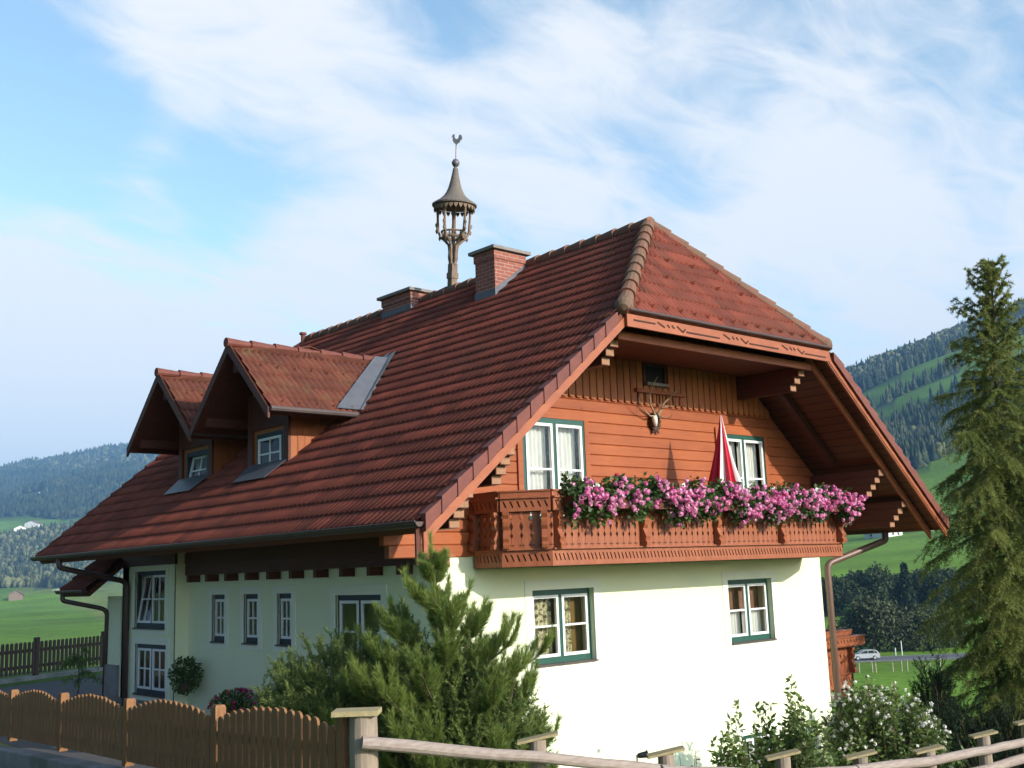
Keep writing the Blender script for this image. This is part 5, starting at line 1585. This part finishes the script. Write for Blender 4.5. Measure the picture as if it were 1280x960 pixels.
def make_juniper(px0, px1, D, topf, label, name='juniper_shrub', seed=3, dens=620, mat='needle_jun', thick=.55):
    c = AD((px0 + px1) / 2, 950, D); gz = float(ground_h(c[0], c[1]))
    g = tree_empty(name, (c[0], c[1], gz), label, 'shrub')
    rr = np.array([R_[0], R_[1], 0]); rr /= np.linalg.norm(rr); ff = np.array([F_[0], F_[1], 0]); ff /= np.linalg.norm(ff)
    S, E, SH = [], [], []
    bm_ = MB()
    halfw = (px1 - px0) / 2 * D / FPX
    for i in range(dens):
        u = random.uniform(-1, 1); w = random.uniform(-1, 1)
        if u * u + w * w > 1: continue
        px = (px0 + px1) / 2 + u * (px1 - px0) / 2
        ztop = AD(px, topf(px), D)[2] * (1) 
        dome = math.sqrt(max(0, 1 - w * w * .8))
        zt = gz + (ztop - gz) * (dome * (.86 + .22 * random.random()))
        lvl = random.random() ** .55
        z = gz + (zt - gz) * lvl
        b = Vector(c) + Vector(rr) * (u * halfw) + Vector(ff) * (w * thick); b.z = z
        out = Vector(rr) * u * .9 + Vector(ff) * w * .6 + Vector((0, 0, .25 + .9 * lvl)) + Vector((random.gauss(0, .25), random.gauss(0, .25), 0))
        d = out.normalized(); L = random.uniform(.16, .34)
        tn = random.uniform(.15, .7)
        b = b - d * L * .8
        prev = b; dd = d
        pts_ = [b]
        for k in range(4):
            dd = (dd + Vector((random.gauss(0, .10), random.gauss(0, .10), .09))).normalized(); nx = prev + dd * L / 4
            S.append(prev); E.append(nx); SH.append(tn + .1 * k); pts_.append(nx)
            if k >= 1:
                for q in range(2):
                    sd = (dd + Vector((random.gauss(0, .7), random.gauss(0, .7), random.gauss(.1, .4)))).normalized()
                    S.append(nx); E.append(nx + sd * L * .38); SH.append(tn + random.uniform(-.1, .2))
            prev = nx
        root = Vector((c[0] + (b.x - c[0]) * .35, c[1] + (b.y - c[1]) * .35, gz))
        if i % 3 == 0: bm_.tube([root, root.lerp(b, .5) + Vector((0, 0, .05)), b, pts_[2]], [.014, .010, .006, .003], 5, False)
    bm_.build('stems', M['bark'], g)
    S, E, SH = np.array(S), np.array(E), np.array(SH); m = 28
    v, f = brush(S, E, m, .034, .0075, .75)
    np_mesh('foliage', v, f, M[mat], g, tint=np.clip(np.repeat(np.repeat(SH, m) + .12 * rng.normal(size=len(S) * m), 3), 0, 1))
def jtop(px): return np.interp(px, [318, 345, 385, 430, 470, 500, 540, 600, 640, 690], [880, 836, 815, 806, 808, 815, 835, 830, 855, 905])
make_juniper(322, 520, 10.7, jtop, 'bushy dark green juniper spreading before the shaded wall', dens=1500)
make_juniper(470, 690, 10.2, lambda px: np.interp(px, [470, 520, 600, 640, 668, 690], [850, 800, 795, 830, 872, 925]), 'dense juniper under the pine with sprays against the white wall', dens=1700)

def leafy(name, px0, px1, D, topf, label, nst, leafm='leaf', lsize=.05, thick=.4, upright=True, flowers=0, fsize=.03, inner=0, cat='shrub', per=16, baseh=None, fmat='petal_white'):
    c = AD((px0 + px1) / 2, 955, D); gz = float(ground_h(c[0], c[1])) if baseh is None else baseh
    g = tree_empty(name, (c[0], c[1], gz), label, cat)
    rr = Vector((R_[0], R_[1], 0)).normalized(); ff = Vector((F_[0], F_[1], 0)).normalized()
    halfw = (px1 - px0) / 2 * D / FPX
    P, Dr, TN, FL = [], [], [], []
    mb = MB()
    for i in range(nst):
        u = random.uniform(-1, 1); w = random.uniform(-1, 1)
        px = (px0 + px1) / 2 + u * (px1 - px0) / 2
        zt = AD(px, topf(px), D)[2]
        H = (zt - gz) + .06 - (random.random() ** (.55 if upright else 1.3)) * (.85 if upright else .7) * (1 if zt - gz > .9 else .4) - .2 * w * w
        tip_ = Vector((c[0], c[1], gz)) + rr * (u * halfw) + ff * (w * thick) + Vector((0, 0, H))
        root = Vector((c[0], c[1], gz)) + rr * (u * halfw * .45) + ff * (w * thick * .4)
        mid = root.lerp(tip_, .5) + Vector((random.gauss(0, .05), random.gauss(0, .05), .05))
        pts_ = []
        for k in range(9):
            t = k / 8; pts_.append(root * (1 - t) ** 2 + mid * 2 * t * (1 - t) + tip_ * t * t)
        mb.tube(pts_, [.008 * (1 - k / 9) + .002 for k in range(9)], 5, False)
        tn = random.random()
        for k in range(per):
            t = random.uniform(max(.12, 1 - 1.25 / max(H, .3)), 1.0); kk = min(7, int(t * 8)); b = pts_[kk].lerp(pts_[kk + 1], t * 8 - kk)
            dv = Vector((random.gauss(0, 1), random.gauss(0, 1), random.gauss(.45, .5))).normalized()
            off = dv * random.random() * (.10 if not upright else .05) * (1.2 - t)
            P.append(b + off); Dr.append(dv); TN.append(tn * .5 + random.random() * .5)
        if flowers and random.random() < flowers:
            for q in range(random.choice((1, 2, 2, 3))): FL.append(tip_ + Vector((random.gauss(0, .05), random.gauss(0, .05), random.gauss(-.02, .06))))
    mb.build('stems', M['bark'], g)
    P = np.array(P); Dr = np.array(Dr); n = len(P)
    v, f = leaves(P, Dr, lsize * (.6 + .8 * rng.random(n)), lsize * .52)
    np_mesh('foliage', v, f, M[leafm], g, tint=np.repeat(np.array(TN), 4))
    if FL:
        FL = np.array(FL); v, f = blossom_heads(FL, np.full(len(FL), fsize), 14, fsize * .6)
        np_mesh('blossoms', v, f, M[fmat], g, tint=rng.random(len(v)))
    return g
leafy('leafy_shrub', 893, 1042, 14.0, lambda px: np.interp(px, [893, 920, 940, 965, 985, 1000, 1020, 1042], [915, 868, 878, 868, 868, 833, 872, 905]), 'leafy green shrub with upright shoots covering the low window', 130, lsize=.088, thick=.35, per=62)
leafy('rose_bush', 1035, 1192, 15.2, lambda px: np.interp(px, [1035, 1060, 1085, 1120, 1150, 1192], [915, 872, 848, 858, 872, 925]), 'bushy rose covered in small white blooms', 360, lsize=.072, thick=.6, upright=False, flowers=.42, fsize=.026, per=70)
leafy('young_shrub', 842, 878, 11.2, lambda px: np.interp(px, [842, 860, 878], [945, 928, 945]), 'small reddish leaved shrub beside a capped fence post', 26, leafm='leaf_red', lsize=.035, thick=.15, per=14)
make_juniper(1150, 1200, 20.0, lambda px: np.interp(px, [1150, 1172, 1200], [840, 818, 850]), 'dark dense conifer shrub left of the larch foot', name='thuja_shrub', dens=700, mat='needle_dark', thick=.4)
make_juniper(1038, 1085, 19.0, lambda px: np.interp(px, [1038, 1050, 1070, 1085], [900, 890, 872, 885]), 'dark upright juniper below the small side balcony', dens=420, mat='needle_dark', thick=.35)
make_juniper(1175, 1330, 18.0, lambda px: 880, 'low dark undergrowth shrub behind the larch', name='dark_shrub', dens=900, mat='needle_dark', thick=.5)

# hanging basket and tubs by the shaded wall
def hanging(px, py, x, rpx, label):
    p = Vector(AX(px, py, x)); g = thing('hanging_basket', (0, p.y, p.z - .1), label, 'hanging plant')
    r = .30
    mb = MB(); mb.lathe((p.x, p.y, p.z - .24), [(.001, 0), (.11, 0), (.15, .16), (.14, .17), (.001, .15)], 14); mb.build('pot', M['pot'], g)
    mb = MB(); mb.tube([(0, p.y, p.z + .20), (p.x, p.y, p.z + .22), (p.x, p.y, p.z - .08)], .008, 6); mb.build('bracket', M['black'], g)
    n = 1100; d = norm(rng.normal(size=(n, 3))); rad = r * rng.random(n) ** .4
    P = np.array(p) + d * rad[:, None] * np.array([.85, 1.0, 1.05]) + np.array([0, 0, .02])
    P[:, 0] = np.minimum(P[:, 0], -.02)
    v, f = leaves(P, d + .6 * rng.normal(size=(n, 3)), .06, .035); np_mesh('foliage', v, f, M['leaf_dk'], g, tint=np.repeat(rng.random(n), 4))
hanging(232, 846, -.30, 25, 'bushy dark plant hanging beside the lower bay window')
def tub(px, py, z, label, m1, m2):
    p = Vector(AZ(px, py, z)); g = thing('flower_tub', (p.x, p.y, BASE), label, 'flower tub')
    mb = MB(); mb.lathe((p.x, p.y, BASE), [(.001, 0), (.22, 0), (.30, .30), (.28, .31), (.001, .28)], 18); mb.build('tub', M['pot'], g)
    n = 900; d = norm(rng.normal(size=(n, 3))); d[:, 2] = np.abs(d[:, 2]); P = np.array([p.x, p.y, BASE + .28]) + d * (rng.random(n) ** .4)[:, None] * np.array([.42, .5, .28])
    v, f = leaves(P, d + .6 * rng.normal(size=(n, 3)), .06, .03); np_mesh('foliage', v, f, M['leaf_dk'], g, tint=np.repeat(rng.random(n), 4))
    m = 60; d = norm(rng.normal(size=(m, 3))); d[:, 2] = np.abs(d[:, 2]); P = np.array([p.x, p.y, BASE + .3]) + d * np.array([.42, .5, .28])
    k = rng.random(m) < .7
    v, f = blossom_heads(P[k], np.full(k.sum(), .03), 12, .02); np_mesh('blossoms', v, f, M[m1], g, tint=rng.random(len(v)))
    v, f = blossom_heads(P[~k], np.full((~k).sum(), .03), 12, .02); np_mesh('blossoms', v, f, M[m2], g, tint=rng.random(len(v)))
tub(296, 884, -2.35, 'round tub of purple and yellow flowers standing by the shaded wall', 'petal_red', 'leaf_yel')
# thin sapling in the yard
sp = Vector(AZ(97, 872, BASE))
g = thing('sapling', sp, 'thin drooping sapling with yellowish leaves growing in the yard', 'young tree')
mb = MB(); st_ = [sp + Vector((.02 * math.sin(k), .02 * math.cos(k), .18 * k)) for k in range(7)]
mb.tube(st_, [.018 - .0015 * k for k in range(7)], 6)
P, Dr = [], []
for k in range(16):
    az = k * 2.4; h = random.uniform(.35, 1.05); b = sp + Vector((0, 0, h)); d = Vector((math.cos(az), math.sin(az), .3))
    L = random.uniform(.3, .68) * (1.25 - h * .6); q = [b + d * L * t + Vector((0, 0, -.62 * L * t * t)) for t in (0, .33, .66, 1)]
    mb.tube(q, [.008, .006, .004, .002], 5, False)
    for w in range(34):
        t = random.uniform(.25, 1); P.append(b + d * L * t + Vector((0, 0, -.62 * L * t * t)) + Vector((random.gauss(0, .03), random.gauss(0, .03), random.gauss(-.02, .03)))); Dr.append((random.gauss(0, .6), random.gauss(0, .6), -.8))
mb.build('trunk', M['bark'], g)
v, f = leaves(np.array(P), np.array(Dr), .09, .03); np_mesh('crown', v, f, M['leaf'], g, tint=rng.random(len(v)))
# garden spotlight
s_ = Vector(AD(797, 962, 12.0)); hd = Vector(AD(802, 944, 12.0))
g = thing('garden_lamp', (s_.x, s_.y, float(ground_h(s_.x, s_.y))), 'small black garden spotlight on a thin stake before the white wall', 'garden lamp')
mb = MB(); mb.tube([(s_.x, s_.y, float(ground_h(s_.x, s_.y))), (s_.x, s_.y, hd.z)], .009, 6); mb.build('stake', M['black'], g)
mb = MB(); ax_ = Vector((.75, -.62, .12)); mb.lathe(hd + Vector((.0, 0, 0)), [(.001, -.05), (.022, -.045), (.03, -.02), (.036, .05), (.044, .055), (.044, .07), (.001, .062)], 14, ax_); mb.build('lamp_head', M['black'], g)

# ground cover: grass on the verge below the low wall
def grass_patch():
    n = 26000
    P = []
    x = rng.uniform(-9.5, -3.9, n); y = rng.uniform(-6, 9, n)
    du = np.array([dU.x, dU.y]); rel = np.stack([x - a0.x, y - a0.y], 1); side = rel[:, 0] * Nn.x + rel[:, 1] * Nn.y
    k = side > .16
    x, y = x[k], y[k]
    x2 = rng.uniform(-4.6, 9.0, 16000); y2 = rng.uniform(-8.5, -3.0, 16000)
    x = np.concatenate([x, x2]); y = np.concatenate([y, y2])
    z = ground_h(x, y)
    b = np.stack([x, y, z], 1); n = len(x)
    d = rng.normal(size=(n, 3)) * .45; d[:, 2] = 1
    v, f = needles(b, d, .06 + .08 * rng.random(n), .012)
    o = np_mesh('grass', v, f, M['grass'], None, (-6, 0, BASE), tint=np.repeat(rng.random(n), 3)); tag(o, 'short lawn grass along the fences', None, None, 'stuff')
grass_patch()

# ------------------------------------------------------------------ valley and hills
def crown_tree(name, px, ybase, D, H, Wd, label, mat='far_leaf', n=1300, group='broadleaf trees along the far edge of the meadow', cat='tree', conif=False):
    p = Vector(AD(px, ybase, D)); p.z = float(ground_h(p.x, p.y)) - .2
    g = thing(name, p, label, cat, group)
    mb = MB(); P = [p + Vector((0, 0, H * .62 * k / 5)) for k in range(6)]; mb.tube(P, [H * .022 * (1 - k / 7) for k in range(6)], 7)
    mb.build('trunk', M['bark'], g)
    nl = 9; cl = []
    for k in range(nl):
        a = rng.random() * 2 * PI; h = .30 + .58 * rng.random(); r = Wd * .42 * math.sin(PI * min(1, h * .95 + .05)) * rng.random() ** .5
        cl.append((r * math.cos(a), r * math.sin(a), H * h, Wd * (.20 + .13 * rng.random())))
    cl.append((0, 0, H * .82, Wd * .24)); cl.append((0, 0, H * .5, Wd * .36))
    pts_ = []; tn = []
    for (cx, cy, cz, r) in cl:
        m = n // len(cl); d = norm(rng.normal(size=(m, 3))); q = d * (r * (.72 + .36 * rng.random(m)))[:, None] * np.array([1, 1, 1.0]); q += [cx, cy, cz]
        pts_.append(q); tn.append(np.full(m, .25 + .5 * rng.random()) + .2 * rng.normal(size=m))
    q = np.concatenate(pts_); tn = np.concatenate(tn)
    if conif:
        m = n; h = rng.random(m) ** 1.4; a = rng.random(m) * 2 * PI; r = Wd * .5 * (1 - h) * (.6 + .5 * rng.random(m)); q = np.stack([r * np.cos(a), r * np.sin(a), H * (.06 + .94 * h)], 1); tn = .2 + .3 * rng.random(m)
    k = q[:, 2] > .05 * H; q = q[k]; tn = tn[k]
    s = H * .075
    v, f = leaves(q + np.array(p), rng.normal(size=q.shape), s * (.6 + .8 * rng.random(len(q))), s * .7)
    np_mesh('crown', v, f, M[mat], g, tint=np.clip(np.repeat(tn, 4), 0, 1))
ZV = -16
def ybase(px, D): return 713 - (px - 640) * .0365 + (15.66 / D) * FPX
rowt = [(1026, 9.5, 9, 0), (1040, 11.8, 9, 0), (1054, 11.0, 10, 0), (1068, 12.5, 10, 0), (1083, 13.5, 11, 0), (1098, 14.0, 12, 0), (1111, 12.2, 10, 0), (1123, 11.8, 9, 0), (1135, 15.5, 6.5, 1), (1146, 12.0, 9, 0), (1158, 13.2, 9, 0), (1170, 12, 9, 0), (1184, 13, 10, 0), (1200, 12, 10, 0), (1218, 13, 11, 0), (1240, 12, 11, 0), (1262, 13, 11, 0)]
for i, (px, H, Wd, cf) in enumerate(rowt):
    D = 312 + 9 * math.sin(i * 2.1); H *= .88
    crown_tree('conifer_tree' if cf else 'broadleaf_tree', px, ybase(px, D), D, H, Wd,
               'single pointed conifer in the dark tree row across the meadow' if cf else 'dark rounded tree in the row across the far meadow', n=2600, conif=bool(cf), group='trees of the dark row across the meadow')
for i, (px, H, Wd) in enumerate([(1062, 5.4, 6.5), (1078, 7.2, 8), (1096, 8.2, 9), (1114, 7.2, 8), (1130, 5.0, 6), (1147, 5.2, 6), (1168, 6, 8), (1190, 5, 7)]):
    D = 186 + 3 * math.sin(i * 3)
    crown_tree('willow_bush', px, ybase(px, D), D, H, Wd, 'grey green bushy willow behind the valley road', mat='willow_leaf', n=3200, group='willows behind the valley road')

# valley road fence and marker posts
rfz = -16
fg = thing('post_fence', AD(1110, 838, 152), 'low paddock fence of pale posts below the valley road', 'fence')
for k in range(-2, 14):
    px = 1074 + k * 13 + 5 * math.sin(k * 2.3); p = Vector(AD(px, 838, 152)); p.z = float(ground_h(p.x, p.y))
    mb = MB(); h = 1.35 + .15 * math.sin(k * 1.7); mb.hexa([p + Vector((a * .065 + (.12 * math.sin(k * 5) if z > 0 else 0), b * .065, z)) for z in (-.3, h) for a, b in ((-1, -1), (1, -1), (1, 1), (-1, 1))]); mb.build('post', M['far_post'], fg)
for (px, lab_) in ((1127, 'taller slim white marker post at the verge of the valley road'), (1119, 'shorter white marker post at the verge of the valley road')):
    D = 177; p = Vector(AD(px, 812, D)); p.z = float(ground_h(p.x, p.y)); h = 2.3 if px == 1127 else 1.2
    mb = MB(); mb.hexa([p + Vector((a * .07 * (1 - z * .1), b * .07 * (1 - z * .1), z)) for z in (0, h) for a, b in ((-1, -1), (1, -1), (1, 1), (-1, 1))])
    mb.box(p.x - .075, p.x + .075, p.y - .075, p.y + .075, p.z + h * .8, p.z + h * .88)
    tag(mb.build('marker_post', M['white'], None, p), lab_, 'marker post')

# car
cp = Vector(AD(1078, 822, 171)); cp.z = -15.86
rv = Vector((R_[0], R_[1], 0)).normalized(); fv = Vector((F_[0], F_[1], 0)).normalized()
Tc = frame(cp - fv * 1.2, rv, (0, 0, 1), -fv)          # u to the right of the view, n towards the viewer
g = thing('car', cp - fv * 1.2, 'silver estate car driving on the valley road', 'car')
body = [(-2.15, .32), (-2.15, .70), (-2.0, .86), (-1.0, .98), (-.35, 1.42), (.15, 1.53), (1.35, 1.52), (1.75, 1.40), (2.05, .98), (2.12, .85), (2.12, .34)]
mb = MB()
def car_prism(poly, n0, n1, inset=0):
    a = [Tc(u, v, n0) for u, v in poly]; mb.prism(a, (Tc(0, 0, n1) - Tc(0, 0, n0)))
car_prism(body, -.80, .80); car_prism([(-2.18, .36), (-2.18, .62), (2.15, .62), (2.15, .36)], -.76, .76)
mb.build('body', M['silver'], g)
for n0, n1 in ((.801, .812), (-.812, -.801)):
    mb = MB()
    for poly in ([(-.85, 1.0), (-.30, 1.36), (.28, 1.44), (.28, 1.0)], [(.36, 1.0), (.36, 1.44), (1.25, 1.43), (1.25, 1.0)], [(1.33, 1.02), (1.33, 1.42), (1.58, 1.34), (1.82, 1.02)]): car_prism(poly, n0, n1)
    mb.build('window', M['carglass'], g)
mb = MB(); mb.prism([Tc(-1.0, .99, -.7), Tc(-1.0, .99, .7), Tc(-.37, 1.40, .66), Tc(-.37, 1.40, -.66)], Tc(-.03, .03, 0) - Tc(0, 0, 0)); mb.build('windscreen', M['carglass'], g)
for u in (-1.32, 1.32):
    for n_ in (.66, -.86):
        mb = MB(); mb.lathe(Tc(u, .33, n_), [(.001, 0), (.30, 0), (.33, .03), (.33, .17), (.30, .2), (.001, .2)], 18, Tc(0, 0, 1) - Tc(0, 0, 0)); w = mb.build('wheel', M['tyre'], g)
        mb = MB(); mb.lathe(Tc(u, .33, n_ + (.201 if n_ > 0 else -.011)), [(.001, 0), (.20, 0), (.18, .01), (.001, .01)], 12, Tc(0, 0, 1) - Tc(0, 0, 0)); mb.build('rim', M['silver'], w)
for n_ in (.55, -.75): mb = MB(); mb.box(2.09, 2.16, .85, 1.0, n_, n_ + .2, Tc); mb.build('tail_light', M['red'], g)
for n_ in (.5, -.75): mb = MB(); mb.box(-2.19, -2.12, .62, .78, n_, n_ + .25, Tc); mb.build('headlight', M['white'], g)

# chalets and barns on the hills
def far_house(px, D, w, d, hw_, hr, label, wall='chalet_wall', roofm='chalet_roof', rot=0.0, name='chalet', cat='house', dz=0):
    # find the ground along this direction at distance D
    c = AD(px, 700, D); z = float(ground_h(c[0], c[1])) + dz
    p = Vector((c[0], c[1], z))
    g = thing(name, p, label, cat)
    a = math.atan2(R_[1], R_[0]) + rot
    T = frame(p, (math.cos(a), math.sin(a), 0), (0, 0, 1), (math.sin(a), -math.cos(a), 0))
    mb = MB(); mb.box(-w / 2, w / 2, -3, hw_, -d / 2, d / 2, T)
    for n_ in (-d / 2, d / 2 - .02): pass
    mb.prism([T(-w / 2, hw_ + .01, -d / 2 + .01), T(w / 2, hw_ + .01, -d / 2 + .01), T(0, hw_ + hr - .1, -d / 2 + .01)], (T(0, 0, d - .02) - T(0, 0, 0)))
    mb.build('wall', M[wall], g)
    mb = MB(); o_ = w * .12
    for s in (-1, 1):
        poly = [T(s * (w / 2 + o_), hw_ - hr * .22, -d / 2 - 1), T(0, hw_ + hr, -d / 2 - 1), T(0, hw_ + hr + .4, -d / 2 - 1), T(s * (w / 2 + o_), hw_ - hr * .22 + .4, -d / 2 - 1)]
        mb.prism(poly, (T(0, 0, d + 2) - T(0, 0, 0)))
    mb.build('roof', M[roofm], g)
    if wall == 'chalet_wall':
        for r_ in (0, 1):
            for k in (-1, 0, 1):
                mb = MB(); mb.box(k * w * .28 - .55, k * w * .28 + .55, 1.0 + r_ * 2.7, 2.3 + r_ * 2.7, d / 2 + .001, d / 2 + .06, T); mb.build('window', M['carglass'], g)
far_house(1112, 640, 13, 11, 5.2, 3.0, 'white valley house seen just under the roof eave, widest of its row', rot=.3)
far_house(1103, 660, 5, 6, 7.0, 2.2, 'narrow white house left of the widest one under the eave')
far_house(1093, 650, 7, 8, 3.0, 2.0, 'small grey roofed house leftmost under the roof eave', roofm='lead')
far_house(1158, 660, 11, 9, 3.2, 2.8, 'blue grey roofed house near the larch at valley edge', roofm='lead', rot=.2)
far_house(1168, 640, 5, 7, 6.0, 2.0, 'white gabled house beside the larch at valley edge')
far_house(1089, 1330, 22, 14, 6, 5, 'pale farmhouse on the upper right meadow below the dark wood', rot=.3)
far_house(1141, 1830, 16, 12, 7, 4, 'white chalet near the wooded skyline')
far_house(1097, 1700, 20, 12, 5, 4, 'brown roofed farmhouse in the light wood high on the right slope', rot=.2)
far_house(24, 2420, 26, 18, 8, 6, 'white farmhouse on the upper left meadow, leftmost of two', rot=.4)
far_house(40, 2450, 34, 16, 7, 6, 'long white farmhouse on the upper left meadow beside the first', rot=-.2)
far_house(60, 3120, 60, 24, 10, 8, 'distant pale farmstead higher on the left mountain meadow', rot=.2)
far_house(22, 1020, 12, 9, 4.5, 4.0, 'brown wooden hay barn standing on the green valley floor', wall='barn_wood', roofm='barn_wood', name='hay_barn', cat='barn', rot=.35)
far_house(82, 1380, 24, 10, 3.5, 2.5, 'low white roofed shed at the foot of the left wood', roofm='chalet_wall', name='shed', cat='shed')

def build_forest():
    def scatter(n, t0, t1, d0, d1, p=1.0):
        t = rng.uniform(t0, t1, n); d = (d0 ** (p + 1) + (d1 ** (p + 1) - d0 ** (p + 1)) * rng.random(n)) ** (1 / (p + 1))
        x = CAM[0] + d * (_fh[0] + t * _rh[0]); y = CAM[1] + d * (_fh[1] + t * _rh[1])
        fm, dk, dep, tt = forest_mask(x, y)
        return x, y, fm, dk, dep
    sets = [scatter(9000, .22, .62, 830, 1180), scatter(1500, .22, .62, 1180, 1420), scatter(15000, .18, .62, 1400, 2450),
            scatter(11000, -.62, -.30, 1480, 2400), scatter(9000, -.62, -.28, 2550, 3600, .5), scatter(9500, -.62, -.26, 3600, 5200, .5)]
    V, Fc, T = [], [], []; nb = 0
    allx = [np.concatenate([s[i] for s in sets]) for i in range(5)]
    x, y, fm, dk, dep = allx
    sel = fm
    x, y, dk, dep = x[sel], y[sel], dk[sel], dep[sel]
    n = len(x)
    z = ground_h(x, y)
    broad = rng.random(n) > dk * .98
    H = (13 + 12 * rng.random(n)) * (1 + np.clip((dep - 2000) / 6000, 0, .5)); H[broad] *= .72
    Wd = H * np.where(broad, .33, .17) * (1 + np.clip((dep - 2000) / 4000, 0, .6))
    tint = np.where(broad, .45 + .55 * rng.random(n), .05 + .25 * rng.random(n))
    farl = dep > 2500; tint[farl & (x < 1500)] = .03 + .16 * rng.random(int((farl & (x < 1500)).sum()))
    K = 7
    # profile rings (r, h) for conifer and rounded crown
    pc = np.array([[.75, .02], [1.0, .10], [.62, .36], [.70, .40], [.36, .68], [.40, .70], [.0, 1.0]])
    pb = np.array([[.5, .02], [.85, .18], [1.0, .42], [.92, .60], [.70, .80], [.36, .94], [.0, 1.0]])
    ang = np.arange(K) * 2 * PI / K
    prof = np.where(broad[:, None, None], pb[None], pc[None])              # n,7,2
    a = ang[None, None, :] + rng.random((n, 1, 1)) * 6
    jit = 1 + .28 * rng.normal(size=(n, 7, K))
    rr = prof[:, :, 0:1] * Wd[:, None, None] * np.clip(jit, .4, 1.7)
    vx = x[:, None, None] + rr * np.cos(a); vy = y[:, None, None] + rr * np.sin(a)
    vz = z[:, None, None] - 1 + H[:, None, None] * (prof[:, :, 1:2] + .03 * rng.normal(size=(n, 7, K)) * (prof[:, :, 1:2] < .97))
    v = np.stack([vx, vy, vz], -1).reshape(-1, 3)
    i = np.arange(n)[:, None, None] * (7 * K); r_ = np.arange(6)[None, :, None] * K; k = np.arange(K)[None, None, :]; k2 = (k + 1) % K
    f = np.stack([i + r_ + k, i + r_ + k2, i + r_ + K + k2, i + r_ + K + k], -1).reshape(-1, 4)
    tv = (tint[:, None, None] + .12 * rng.normal(size=(n, 7, K))).reshape(-1)
    o = np_mesh('forest', v, f, M['conifer'], None, (0, 0, 0), tint=np.clip(tv, 0, 1))
    tag(o, 'mixed spruce and broadleaf woods covering the valley hillsides', None, None, 'stuff')
    print('forest trees', n)
build_forest()

# ------------------------------------------------------------------ valley haze
HAZE = 1.3e-4
def build_haze():
    mb = MB(); mb.box(-9500, 9500, -9500, 9500, -40, 900)
    m = bpy.data.materials.new('valley_air'); m.use_nodes = True; nt = m.node_tree; nt.nodes.clear()
    out = nn(nt, 'ShaderNodeOutputMaterial'); pv = nn(nt, 'ShaderNodeVolumePrincipled')
    pv.inputs['Color'].default_value = (0.28, 0.58, 1.0, 1); pv.inputs['Density'].default_value = HAZE; pv.inputs['Anisotropy'].default_value = 0.0
    nt.links.new(pv.outputs[0], out.inputs['Volume'])
    o = mb.build('haze', m, None, (0, 0, 0)); tag(o, 'thin blue haze in the valley air', None, None, 'stuff')
build_haze()
